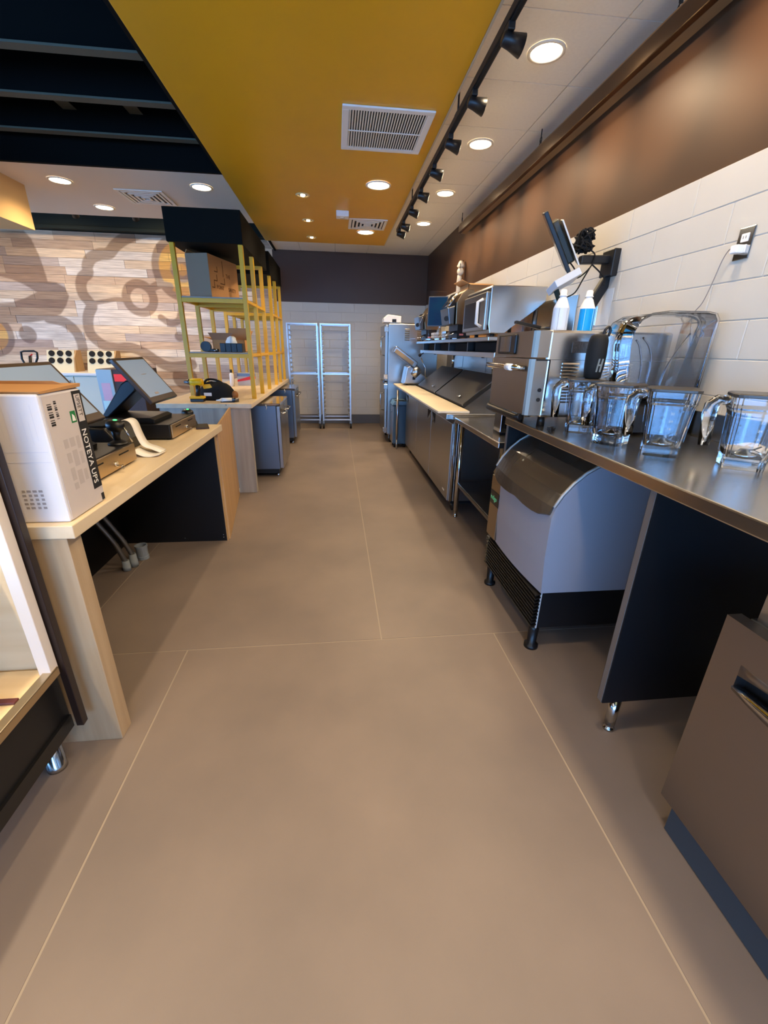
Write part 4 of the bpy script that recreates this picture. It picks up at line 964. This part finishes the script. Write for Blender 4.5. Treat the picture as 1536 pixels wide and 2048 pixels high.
t = thing('cable_loop', 'loose dark cables with pale clips hanging below the register counter', 'cable', (-1.45, 1.9, .6))
for k in range(5):
    y = 1.5+.07*k; M().tube(smooth_line([(-1.5, y, ZP-.046), (-1.45, y+.05, .62-.05*k % .1), (-1.42, y+.08, .66), (-1.5, y+.12, ZP-.046)], 5), .005, 6).obj('cable', BLKM, t)
for k in range(3): q = aty((203, 212, 257)[k], (1060, 1045, 1025)[k], 1.6+.1*k); M().tube([(-1.5, q.y, q.z+.04), (-1.49, q.y+.01, q.z), (-1.5, q.y+.015, q.z-.03)], .006, 6).obj('clip', mat('clip_grey', (150, 152, 158), .5), t)
# ---- carton on the register counter
t = thing('ups_carton', 'white printed carton with a black side band standing on end on the register counter', 'box', (-1.0, 1.38, ZP))
bx0, bx1, by0, by1, bz = -1.22, -.814, 1.28, 1.488, 1.258
M().box(bx0, bx1-.0015, by0, by1, ZP+.0004, bz-.012, .006).obj('carton', CARDW, t)
sd = M().box(bx1-.0014, bx1, by0+.012, by1-.002, ZP+.004, bz-.02, .0005).obj('printed_side', CARDG, t)
M().prism([(by0+.01, bz-.012), (by1, bz-.008), (by1+.005, bz+.002), (by0+.005, bz-.006)], 'x', bx0, bx1+.002).obj('top_flap', CARD, t)
M().prism([(bx0, bz-.002), (bx1-.02, bz-.002), (bx1-.06, bz+.01), (bx0, bz+.008)], 'y', by1-.03, by1-.024).obj('inner_flap', CARD, t)
bn = M().box(bx1, bx1+.0008, by1-.052, by1-.003, ZP+.055, bz-.018).obj('black_band', INK, sd)
# wording runs downwards along the band
text('band_text', 'NOTEYA UPS', .036, (bx1+.001, by1-.044, bz-.135), (0, 0, -1), (0, 1, 0), PAPER, sd, .0003, .86)
M().box(bx1+.0008, bx1+.0012, by1-.044, by1-.012, bz-.112, bz-.028).obj('band_window', CARDG, bn)
text('band_text', 'UPSETT', .026, (bx1+.0013, by1-.036, bz-.03), (0, 0, -1), (0, 1, 0), INK, sd, .0002, .75)
M().box(bx1, bx1+.0006, by1-.083, by1-.056, bz-.11, bz-.075).obj('green_mark', GRN, sd)
M().prism([(by1-.078, bz-.105), (by1-.06, bz-.105), (by1-.064, bz-.09), (by1-.074, bz-.083)], 'x', bx1+.0006, bx1+.0009).obj('green_mark_leaf', PAPER, sd)
for k in range(9):
    M().box(bx1, bx1+.0004, by0+.028, by0+.048, bz-.045-.0075*k, bz-.045-.0075*k+(.002+.002*(k % 3))).obj('barcode_bar', INK, sd)
    M().box(bx1, bx1+.0004, by0+.06, by0+.072, bz-.04-.006*k, bz-.04-.006*k+(.0015+.0015*((k+1) % 3))).obj('barcode_bar', INK, sd)
random.seed(3)
for y_, w_ in ((by0+.06, .022), (by0+.09, .026), (by0+.125, .018)):
    z_ = bz-.15
    while z_ > ZP+.09:
        h_ = random.uniform(.02, .05); M().box(bx1, bx1+.0003, y_, y_+w_, z_-h_, z_).obj('print_block', mat('faint_print', (186, 176, 172), .8), sd); z_ -= h_+random.uniform(.008, .02)
M().lathe([(.014, 0), (.014, .0005)], n=16).obj('round_seal', INK, sd).matrix_local = Matrix.Translation(Vector((bx1, by1-.07, ZP+.09))-ORG[t.name]) @ Matrix.Rotation(PI/2, 4, 'Y')
M().box(bx1, bx1+.0006, by1-.02, by1-.003, ZP+.006, ZP+.03).obj('corner_mark', INK, sd)
for k, z_ in enumerate((1.085, 1.055)): M().box(bx0+.01, bx1-.01, by0-.0006, by0, z_, z_+.0012).obj('tape_edge', mat('tape_edge', (206, 204, 212), .3), t)
for k in range(5):
    y_ = ZP+.045+k*.013
    for j in range(4): M().box(-.93+.016*j+random.uniform(0, .004), -.93+.016*j+.012, by0-.0005, by0, y_, y_+.007).obj('stamp_block', INKG, t)
for k in range(14): M().box(-1.03+.0145*k, -1.0295+.0145*k, by0-.0004, by0, 1.10+random.uniform(0, .02), 1.20+random.uniform(-.03, .02)).obj('faint_line', MATS['tape_edge'], t)
# ---- registers
def pos_terminal(yo, label, shown=True):
    t = thing('register_terminal', label, 'register', (-1.2, yo+.2, .955))
    a = Vector((-1.185, 0, 1.30)); b2 = Vector((-1.012, 0, 1.07)); u_ = (b2-a).normalized(); n_ = Vector((-u_.z, 0, u_.x))
    if n_.x < 0: n_ = -n_
    mid = (a+b2)/2 + Vector((0, yo+.19, 0)); hl = (b2-a).length/2
    pn = M().obox(mid, (hl, .192, .012), (u_, (0, 1, 0), n_), .005).obj('screen_housing', BEZ, t)
    M().obox(mid+n_*.0122-u_*.008, (hl-.026, .172, .0008), (u_, (0, 1, 0), n_)).obj('screen', SCRN, pn)
    M().obox(mid+n_*.0135+u_*(hl-.05)+Vector((0, -.05, 0)), (.006, .025, .0004), (u_, (0, 1, 0), n_)).obj('screen_mark', INKG, pn)
    M().obox(mid+n_*.0135-u_*.03+Vector((0, .0, 0)), (.002, .03, .0004), (u_, (0, 1, 0), n_)).obj('screen_mark', INKG, pn)
    M().prism([(-1.33, .985), (-1.29, .985), (-1.12, 1.13), (-1.10, 1.19), (-1.16, 1.19), (-1.19, 1.17)], 'y', yo+.07, yo+.31, .008).obj('neck', mat('navy_black', (14, 22, 32), .3), t)
    M().prism([(-1.345, .956), (-1.04, .956), (-1.035, .975), (-1.06, .987), (-1.345, .99)], 'y', yo+.05, yo+.33, .004).obj('base', BLKP, t)
def drawer(yo, label):
    t = thing('cash_drawer', label, 'cash drawer', (-1.15, yo+.22, ZP))
    M().box(-1.36, -.945, yo, yo+.44, ZP+.008, .955, .004).obj('case', BLKP, t)
    f = M().box(-.945, -.934, yo+.004, yo+.436, ZP+.010, .952, .003).obj('drawer_front', steel('champagne_steel', (196, 172, 136), .35, (1, 40, 1)), t)
    M().box(-.9345, -.9335, yo+.06, yo+.15, .93, .936).box(-.9345, -.9335, yo+.28, yo+.37, .93, .936).obj('slot', BLKM, f)
    M().cyl((-.936, yo+.235, .905), (-.925, yo+.235, .905), .011, n=16).obj('lock', SSP, f)
    M().obox((-.915, yo+.235, .9), (.012, .006, .001), ((1, 0, 0), (0, 1, 0), (0, 0, 1))).tube([(-.905, yo+.235+.01*math.cos(a), .893+.01*math.sin(a)) for a in [k*PI/5 for k in range(10)]], .0012, 5, True).obj('key', SSP, f)
    for x in (-1.33, -.97):
        for y in (yo+.03, yo+.41): M().lathe([(.012, ZP), (.012, ZP+.01)], (x, y, 0), 10).obj('foot', RUB, t)
drawer(1.6, 'black cash drawer with champagne front beside the printed carton')
drawer(2.51, 'black cash drawer with champagne front at the far end of the register counter')
pos_terminal(1.6, 'bronze-edged register touchscreen behind the printed carton')
pos_terminal(2.5, 'bronze-edged register touchscreen at the far end of the register counter')
def scanner(x, y, z, rz, label):
    t = thing('barcode_scanner', label, 'scanner', (0, 0, 0))
    M().lathe([(.042, 0), (.042, .006), (.03, .012), (.014, .02)], n=20).obj('base', BLKP, t)
    M().tube([(0, 0, .012), (.002, 0, .04), (-.004, 0, .07)], [.014, .016, .022], 12).obj('neck', BLKP, t)
    M().rings([[(r_*math.cos(a)*1.35-.005, r_*math.sin(a), .085+dz) for a in [k*PI/9 for k in range(18)]] for r_, dz in ((.012, -.03), (.03, -.018), (.036, 0), (.032, .014), (.02, .022), (.005, .024))]).obj('head', BLKP, t)
    M().ball((-.012, 0, .108), .008, (1.3, 1, .5)).obj('status_light', LED, t)
    M().tube([(-.04, -.012, .085), (-.055, -.02, .05), (-.06, -.03, .012)], .004, 6).obj('trigger_clip', SSP, t)
    t.location = (x, y, z); t.rotation_euler = (0, 0, rz)
p = atz(262, 885, .955); scanner(-.985, 2.0, .9554, 2.5, 'black dome barcode scanner with green light beside the receipt strip')
p = atz(368, 822, ZP); scanner(-1.0, 3.0, ZP+.0004, 2.3, 'black dome barcode scanner with green light beyond the far register')
t = thing('receipt_printer', 'black receipt printer between the two registers', 'printer', (-1.2, 2.27, ZP))
M().prism([(-1.36, ZP+.004), (-1.06, ZP+.004), (-1.05, ZP+.06), (-1.10, ZP+.13), (-1.34, ZP+.14)], 'y', 2.13, 2.42, .008).obj('housing', BLKP, t); M().box(-1.2, -1.12, 2.16, 2.39, ZP+.139, ZP+.142).obj('paper_slot', BLKM, t)
t = thing('receipt_strip', 'curled white receipt paper strip lying beside the barcode scanner', 'paper', (-1.0, 2.3, ZP))
M().strip(smooth_line([(-1.07, ZP+.15), (-1.03, ZP+.165), (-1.0, ZP+.15), (-.985, ZP+.09), (-.965, ZP+.04), (-.92, ZP+.02), (-.885, ZP+.003)], 5), (2.18, 2.26), 'y', .0008).obj('strip', PAPER, t)
M().strip(smooth_line([(-.985, ZP+.03), (-.94, ZP+.006), (-.9, ZP+.002), (-.86, ZP+.012)], 5), (2.1, 2.2), 'y', .0008).obj('curl', PAPER, t)
p = atz(418, 852, ZP)
t = thing('phone', 'dark flat phone lying on the register counter edge beside the link panel', 'phone', (p.x, p.y, ZP))
M().obox((-.895, 2.93, ZP+.006), (.04, .08, .005), ((.9, .3, 0), (-.3, .9, 0), (0, 0, 1)), .003).obj('case', mat('phone_case', (44, 24, 22), .4), t); M().obox((-.895, 2.93, ZP+.0112), (.036, .074, .0004), ((.9, .3, 0), (-.3, .9, 0), (0, 0, 1))).obj('screen', BLKP, t)
# ---- service counter with shelving
t = thing('service_counter', 'long light wood service counter with grey end panel carrying the yellow shelving', 'counter', (-1.2, 5.8, 0))
ZV = .875
M().box(-1.64, -.79, 4.125, 7.5, ZV-.042, ZV, .003).obj('worktop', WOODL, t)
M().box(-1.62, -.815, 4.14, 4.2, 0, ZV-.042, .002).obj('end_panel', WOODG, t)
M().box(-1.62, -1.56, 4.2, 7.48, 0, ZV-.042).obj('dining_side_panel', WOODV, t)
M().box(-1.56, -.9, 7.44, 7.48, 0, ZV-.042).obj('far_panel', WOODG, t)
M().ball((-1.02, 4.124, ZV-.012), .006).obj('screw_cap', SSP, t)
def shelf_unit(ys, h0, h1, label):
    t = thing('yellow_shelf_unit', label, 'shelf', (-1.17, ys[0], ZV), None)
    xa, xb = -1.43, -.835; zt = 2.232
    for x in (xa, xb):
        for y in ys: M().box(x-.02, x+.02, y-.02, y+.02, ZV, zt, .002).obj('post', YEL, t)
    M().box(xa-.03, xb+.03, h0, h1, 2.228, 2.488, .003).obj('header', mat('header_black', (13, 13, 10), .7, spec=.12), t)
    for z in (1.77, 1.285):
        for y in ys: M().box(xa+.02, xb-.02, y-.02, y+.02, z-.02, z+.018, .002).obj('cross_rail', YEL, t)
        for x in (xa, xb):
            for k in range(len(ys)-1): M().box(x-.016, x+.016, ys[k]+.02, ys[k+1]-.02, z-.008, z+.018, .002).obj('side_rail', YEL, t)
        M().box(xa+.02, xb-.02, ys[0]-.015, ys[-1]+.015, z+.018, z+.03, .001).obj('shelf_board', mat('grey_shelf_board', (150, 146, 138), .5), t)
    M().box(xa+.02, xb-.02, ys[-1]-.02, ys[-1]+.02, 2.195, 2.228).obj('top_rail', YEL, t)
shelf_unit((4.55, 5.08, 5.63), 4.5, 5.92, 'yellow steel shelf unit with black header next to the registers, holding cartons')
shelf_unit((6.31, 6.8, 7.35), 6.2, 7.42, 'yellow steel shelf unit with black header next to the sheet pan racks')
# undercounter refrigerators below
def under_fridge(ya, yb, label):
    t = thing('undercounter_refrigerator', label, 'refrigerator', (-1.0, (ya+yb)/2, 0))
    BLS = steel('side_steel', (128, 138, 150), .34, (60, 1, 1))
    M().box(-1.5, -.645, ya, yb, .09, .79, .006).obj('body', BLS, t); M().box(-1.5, -.6, ya-.004, yb+.004, .79, .812, .004).obj('top', SSP, t)
    M().box(-1.48, -.66, ya+.02, yb-.02, .04, .09).obj('base', BLK, t)
    h = (yb-ya)/2
    for k in range(2):
        a, b2 = ya+h*k+.004, ya+h*(k+1)-.004
        d = M().box(-.645, -.603, a, b2, .1, .785, .006).obj('door', SSV, t)
        M().tube([(-.603, a+.05, .70), (-.565, a+.055, .70), (-.565, b2-.055, .70), (-.603, b2-.05, .70)], .009, 8).obj('handle', SSP, d)
        M().box(-.604, -.598, a+.02, a+.05, .755, .775).obj('hinge', SSP, d)
    for y in (ya+.06, yb-.06):
        for x in (-.68, -1.44): M().lathe([(.016, .05), (.022, .012), (.022, 0)], (x, y, 0), 12).obj('foot', SSP, t)
    M().tube([(-.75, ya-.004, .80), (-.74, ya-.006, .77), (-.75, ya-.004, .745)], .004, 6).obj('tag_loop', WPL, t)
under_fridge(4.68, 5.4, 'stainless two-door undercounter refrigerator below the service counter by the grey end panel')
under_fridge(6.45, 7.15, 'stainless two-door undercounter refrigerator below the service counter near the racks')
# ---- things on the shelves
zs = 1.8004
t = thing('safety_carton', 'large brown carton with film-wrapped end on the top yellow shelf', 'box', (-1.2, 5.0, zs))
C = Vector((-1.175, 4.70, zs)); A = Vector((.24, .97, 0)); Bq = Vector((-.97, .24, 0)); La, Lb_, Hh = .6, .22, .385
cen = C+A*La/2+Bq*Lb_/2+Vector((0, 0, Hh/2))
M().obox(cen, (La/2, Lb_/2, Hh/2), (A, Bq, (0, 0, 1)), .004).obj('carton', CARD, t)
M().obox(C+Bq*Lb_/2-A*.002+Vector((0, 0, Hh/2)), (.002, Lb_/2+.002, Hh/2-.002), (A, Bq, (0, 0, 1))).obj('film_wrap', mat('grey_film', (138, 116, 90), .5), t)
M().obox(C+A*La/2+Bq*(Lb_-.01)+Vector((0, 0, Hh+.016)), (La/2, .003, .016), (A, (Bq+Vector((0, 0, .6))).normalized(), Vector((0, 0, 1))-.6*Bq)).obj('lid_flap', CARD, t)
nrm = -Bq; o3 = C+nrm*.0012
def onface(k, z): return o3+A*k+Vector((0, 0, z))
text('carton_text', 'THE', .05, onface(.33, .22), A, (0, 0, 1), INKB, t); text('carton_text', 'POINT', .05, onface(.12, .1), A, (0, 0, 1), INKB, t); text('carton_text', 'SAFETY', .05, onface(.36, .1), A, (0, 0, 1), INKB, t)
lg = M()
for k, z_, w_, h_ in ((.03, .1, .05, .008), (.075, .1, .008, .07), (.08, .165, .06, .008), (.135, .165, .008, .06), (.1, .245, .06, .008), (.155, .245, .008, .05), (.2, .15, .09, .008), (.285, .15, .008, .06), (.27, .22, .008, .14)):
    q = onface(k+w_/2, z_+h_/2); M().obox(q, (w_/2, .0005, h_/2), (A, nrm, (0, 0, 1))).obj('stair_logo_bar', INKB, t)
z2 = 1.3154
t = thing('open_flap_carton', 'open brown carton with raised flaps on the lower yellow shelf', 'box', (-1.15, 5.25, z2))
mm = M(); x0, x1, y0, y1 = -1.33, -.99, 5.12, 5.4
for a in ((x0, x1, y0, y0+.004), (x0, x1, y1-.004, y1), (x0, x0+.004, y0, y1), (x1-.004, x1, y0, y1)): mm.box(*a, z2, z2+.12)
mm.box(x0, x1, y0, y1, z2, z2+.004).obj('carton_walls', CARD, t)
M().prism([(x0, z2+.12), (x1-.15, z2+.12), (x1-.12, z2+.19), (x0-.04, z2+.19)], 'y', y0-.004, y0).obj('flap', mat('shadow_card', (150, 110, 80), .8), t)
M().prism([(x0+.1, z2+.12), (x1, z2+.12), (x1+.02, z2+.25), (x0+.12, z2+.25)], 'y', y1, y1+.004).obj('flap', CARD, t)
M().strip([(x1, z2+.12), (x1+.05, z2+.22)], (y0, y1), 'y', .004).obj('flap', CARD, t); M().strip([(x0, z2+.12), (x0-.09, z2+.15)], (y0, y1), 'y', .004).obj('flap', CARD, t)
t = thing('black_tray', 'row of small black boxes on the lower yellow shelf', 'tray', (-1.05, 4.75, z2))
for k in range(4): M().box(-1.15+k*.055, -1.15+k*.055+.052, 4.68, 4.8, z2, z2+.085, .003).obj('box', BLKP, t)
t = thing('tape_gun', 'black tape dispenser with shiny clips on the lower yellow shelf', 'tool', (-1.25, 4.7, z2))
M().tube([(-1.3, 4.72, z2+.05), (-1.3, 4.76, z2+.05)], .05, 20).obj('roll', BLKP, t); M().box(-1.3, -1.18, 4.725, 4.755, z2, z2+.03, .006).obj('frame', BLKP, t); M().ball((-1.21, 4.71, z2+.014), .012).ball((-1.19, 4.71, z2+.02), .01).obj('clip', SSP, t)
t = thing('plastic_bag', 'crumpled clear white plastic bag in front of the open carton', 'bag', (-1.08, 4.9, z2))
M().rings([[(-1.08+k*.055*math.cos(a)*(1+.25*math.sin(3*a+z_*40)), 4.92+k*.05*math.sin(a)*(1+.2*math.cos(4*a)), z2+z_) for a in [i*PI/8 for i in range(16)]] for k, z_ in ((.9, 0), (1.1, .04), (1.0, .1), (.7, .14), (.3, .155))]).obj('bag', mat('bag_white', (216, 226, 230), .3), t)
t = thing('white_sheet_stack', 'stack of white sheets on the top yellow shelf beyond the carton', 'paper', (-.95, 5.5, zs))
for k in range(3): M().box(-1.2, -.9, 5.42, 5.6, zs+k*.05, zs+k*.05+.045, .003).obj('ream', PAPER, t)
# ---- tools on the service counter
t = thing('tool_bag', 'slouching black tool bag with yellow panel on the service counter', 'bag', (-1.2, 4.62, ZV))
M().rings([[(-1.17+.17*kx*math.cos(a)*(1+.06*math.sin(3*a)), 4.44+.085*ky*math.sin(a), ZV+z_+.012*math.cos(a*2+1)*(z_ > .02)) for a in [i*PI/10 for i in range(20)]] for kx, ky, z_ in ((.95, .95, .0), (1.05, 1.05, .03), (.98, 1, .08), (.8, .9, .125), (.6, .7, .15), (.3, .4, .165))]).obj('body', DARKF, t)
M().prism([(-1.27, ZV+.11), (-1.19, ZV+.12), (-1.21, ZV+.155), (-1.285, ZV+.15)], 'y', 4.37, 4.378).obj('yellow_panel', YTOOL, t)
M().tube(smooth_line([(-1.3, 4.44, ZV+.12), (-1.25, 4.44, ZV+.19), (-1.15, 4.45, ZV+.18), (-1.06, 4.45, ZV+.12)], 5), .01, 8).obj('handle_strap', DARKF, t)
M().box(-1.27, -1.2, 4.352, 4.356, ZV+.045, ZV+.075).obj('white_label', WPL, t); M().ball((-1.0, 4.43, ZV+.05), .035, (1, 1, 1.1)).obj('tan_end', mat('leather_tan', (150, 96, 48), .6), t)
t = thing('cordless_drill', 'yellow and black cordless drill standing on the service counter', 'drill', (-1.3, 4.3, ZV))
q = Vector((-1.33, 4.285, ZV+.0004))
M().tube([q+Vector((-.085, 0, .178)), q+Vector((-.06, 0, .178)), q+Vector((-.055, 0, .178)), q+Vector((-.03, 0, .178))], [.012, .018, .024, .027], 16).obj('chuck', SSD, t)
M().tube([q+Vector((-.03, 0, .178)), q+Vector((.0, 0, .178)), q+Vector((.07, 0, .178)), q+Vector((.085, 0, .178))], [.028, .034, .034, .026], 16).obj('motor_housing', YTOOL, t)
M().tube([q+Vector((.035, 0, .16)), q+Vector((.03, 0, .1)), q+Vector((.022, 0, .045))], [.024, .02, .022], 12).obj('grip', BLKP, t)
M().box(q.x-.05, q.x+.085, q.y-.035, q.y+.035, ZV+.028, ZV+.052, .008).obj('foot_plate', YTOOL, t); M().box(q.x-.045, q.x+.08, q.y-.033, q.y+.033, ZV, ZV+.03, .006).obj('battery', BLKP, t)
t = thing('caulk_tube', 'grey and white sealant tube lying on the service counter edge', 'tube', (-1.0, 4.25, ZV))
a = atz(440, 797, ZV+.02); 
M().cyl((-1.08, 4.23, ZV+.021), (-.99, 4.25, ZV+.021), .02, n=16).obj('white_barrel', WPL, t); M().cyl((-.99, 4.25, ZV+.021), (-.93, 4.265, ZV+.021), .021, .018, 16).obj('grey_barrel', SSD, t)
M().tube([(-1.08, 4.23, ZV+.021), (-1.1, 4.226, ZV+.021), (-1.13, 4.22, ZV+.02)], [.02, .008, .004], 12).obj('nozzle', WPL, t); M().box(-1.09, -.96, 4.215, 4.235, ZV, ZV+.012, .003).obj('cradle', BLKP, t)
t = thing('red_carton', 'small grey and red product carton on the service counter under the shelves', 'box', (-1.15, 6.1, ZV))
M().box(-1.32, -1.08, 6.1, 6.28, ZV, ZV+.16, .003).obj('carton', mat('carton_silver', (176, 176, 180), .5), t); M().prism([(-1.32, ZV+.05), (-1.08, ZV+.09), (-1.08, ZV+.14), (-1.32, ZV+.075)], 'y', 6.097, 6.1).obj('red_stripe', RED, t); M().box(-1.32, -1.08, 6.096, 6.1, ZV+.12, ZV+.16).obj('dark_top', SSD, t)
t = thing('marker_bottle', 'slim white bottle with dark cap beside the red carton', 'bottle', (-1.36, 6.0, ZV))
M().lathe([(.028, ZV), (.028, ZV+.15), (.015, ZV+.17)], (-1.37, 6.0, 0), 16).obj('body', WPL, t); M().lathe([(.015, ZV+.17), (.015, ZV+.21)], (-1.37, 6.0, 0), 14).obj('cap', BLKP, t)
# ---- display case
t = thing('display_case', 'black display case with lit wooden deck and champagne rail beside the register counter', 'display case', (-1.4, .4, 0))
CHM = steel('champagne_rail', (206, 186, 152), .3, (1, 1, 1))
M().box(-1.75, -.935, -.9, 1.2, .15, .40, .004).obj('plinth', BLK, t)
M().box(-.935, -.925, -.9, 1.19, .15, .2).obj('lower_trim', BLKP, t)
M().box(-1.75, -.92, -.9, 1.165, .4, .415, .002).obj('deck', wood('deck_wood', (232, 208, 168), (218, 190, 146), 'x', .4), t)
M().box(-.925, -.895, -.9, 1.165, .395, .425, .003).obj('rear_rail', CHM, t)
M().box(-.908, -.885, 1.176, 1.203, .16, 1.4, .002).obj('upright', mat('dark_bronze', (40, 28, 24), .35), t)
M().box(-.935, -.9, 1.135, 1.171, .4, 1.4, .002).obj('inner_post', mat('post_white', (226, 216, 206), .5), t)
M().box(-1.75, -.93, 1.172, 1.2, .4, 1.4).obj('end_wall', MATS['deck_wood'], t)
M().box(-1.75, -.885, -.9, 1.2, 1.4, 1.46, .004).obj('canopy', BLK, t)
M().box(-1.78, -1.75, -.9, 1.2, .4, 1.4).obj('front_glass', PANE, t)
M().box(-1.7, -1.0, -.9, 1.13, .74, .755, .002).obj('shelf', MATS['deck_wood'], t)
M().box(-1.0, -.985, -.9, 1.13, .735, .762, .002).obj('shelf_rail', ALU, t)
DR = mat('dark_red_bracket', (92, 44, 44), .4)
for y in (.35, 1.02): M().box(-1.7, -.93, y, y+.02, .416, .424, .002).obj('deck_divider', DR, t); M().box(-1.7, -1.0, y, y+.02, .757, .765, .002).obj('shelf_divider', DR, t)
for y in (1.155, -.6): M().lathe([(.028, .15), (.028, .02), (.03, .018), (.03, 0)], (-.995, y, 0), 20).obj('foot', SSP, t)
l = bpy.data.lights.new('case_strip', 'AREA'); l.shape = 'RECTANGLE'; l.size = .04; l.size_y = 1.8; l.energy = 14; l.color = (1, .84, .62)
M().box(-1.02, -.98, -.8, 1.05, 1.38, 1.4).obj('lamp_strip', mat('lamp_strip', (255, 235, 205), .4, emit=4), t)
o = bpy.data.objects.new('case_strip', l); COL.objects.link(o); o.parent = t; o.location = Vector((-1.05, .15, 1.375))-t.location
# ---- dining side behind
t = thing('drink_station', 'white-topped pale cabinet run standing before the plank mural', 'cabinet', (-4.4, 7.85, 0))
PALE = mat('pale_green_white', (214, 220, 206), .5)
M().box(-6.2, -3.62, 7.5, 8.3, .89, .93, .004).obj('worktop', WPL, t); M().box(-6.18, -3.66, 7.55, 8.3, .08, .89).obj('body', PALE, t); M().box(-6.15, -3.7, 7.6, 8.28, 0, .08).obj('kick', BLK, t)
for k in range(5):
    a = -6.17+k*.5; d = M().box(a+.006, a+.494, 7.53, 7.55, .1, .875, .003).obj('door', PALE, t); M().box(a+.44, a+.452, 7.505, 7.517, .62, .82, .002).obj('handle', SSD, d)
def holder(x, label):
    t = thing('cup_holder', label, 'cup holder', (x, 7.9, .93))
    w = .42
    M().prism([(7.78, .93), (8.05, .93), (8.05, 1.26), (7.9, 1.26)], 'x', x-w/2, x+w/2, .004).obj('block', CREAM, t)
    M().prism([(7.775, .93), (8.055, .93), (8.055, 1.263), (7.93, 1.263), (7.84, 1.15)], 'x', x+w/2, x+w/2+.02).obj('wood_side', WOODT, t)
    dn = Vector((0, -.33, .12)).normalized()
    for r_ in range(2):
        for c_ in range(3):
            zc = 1.21-r_*.11; yc = 7.78+.12*(zc-.93)/.33
            p = Vector((x-.13+.13*c_, yc, zc)); M().tube([p+dn*.012, p-dn*.05], [.046, .046], 20).obj('cup_tube', BLKM, t)
holder(-4.48, 'cream cup holder block with black tubes on the pale cabinets behind the first register')
holder(-3.86, 'cream cup holder block with black tubes on the pale cabinets next to the drink cooler')
t = thing('drink_cooler', 'low pale-blue and dark cabinet with a red lit panel on the dining side', 'cooler', (-3.0, 6.8, 0))
M().box(-3.3, -2.72, 6.52, 7.1, .02, 1.045, .006).obj('body', mat('cooler_dark', (66, 52, 48), .5), t)
M().box(-3.3, -3.1, 6.5, 6.52, .02, 1.04, .003).obj('front_panel', mat('cooler_blue', (158, 190, 208), .4), t); M().box(-3.08, -2.86, 6.51, 6.52, .88, .98, .003).obj('red_panel', mat('red_lit', (200, 36, 24), .4, emit=.6), t)
M().box(-3.26, -3.14, 6.498, 6.5, .62, .86, .001).obj('pink_decal', mat('pink_decal', (208, 176, 200), .5), t); M().box(-3.28, -3.12, 6.497, 6.499, .5, .62, .001).obj('white_decal', mat('icy_decal', (190, 232, 236), .5), t)
M().box(-2.9, -2.8, 6.505, 6.52, .8, .84, .003).obj('handle', WPL, t)
for x in (-3.25, -2.78): M().lathe([(.02, 0), (.02, .025)], (x, 6.6, 0), 10).obj('foot', BLKP, t)
t = thing('pallet_jack', 'black pallet jack with loop handle parked on the dining side', 'pallet jack', (-3.75, 6.0, 0))
hp = [(42, 704), (44, 718), (50, 728), (62, 738), (71, 728), (75, 716), (74, 705), (68, 702), (48, 702)]
M().tube([tuple(aty(a, b2, 6.0)) for a, b2 in hp], .012, 8, True).obj('loop_handle', BLKP, t)
q = aty(62, 738, 6.0); q2 = aty(60, 712, 6.0); M().tube([tuple(q2), tuple(q), (q.x, 6.05, .2)], .017, 10).obj('shaft', BLKP, t); M().tube([tuple(q2), (q2.x+.03, 6.0, q2.z+.02)], .008, 6).obj('lever', RED, t)
M().box(q.x-.1, q.x+.1, 6.0, 6.2, .06, .34, .01).obj('pump', BLKP, t)
for s in (-1, 1): M().box(q.x+s*.2-.08, q.x+s*.2+.08, 6.2, 7.2, .07, .12, .006).obj('fork', BLKP, t); M().cyl((q.x+s*.2-.04, 7.1, .04), (q.x+s*.2+.04, 7.1, .04), .04, n=14).obj('fork_roller', RUB, t)
M().box(q.x-.28, q.x+.28, 6.14, 6.24, .1, .2, .006).obj('yoke', BLKP, t); M().cyl((q.x-.05, 6.08, .07), (q.x+.05, 6.08, .07), .07, n=18).obj('steer_wheel', RUB, t)
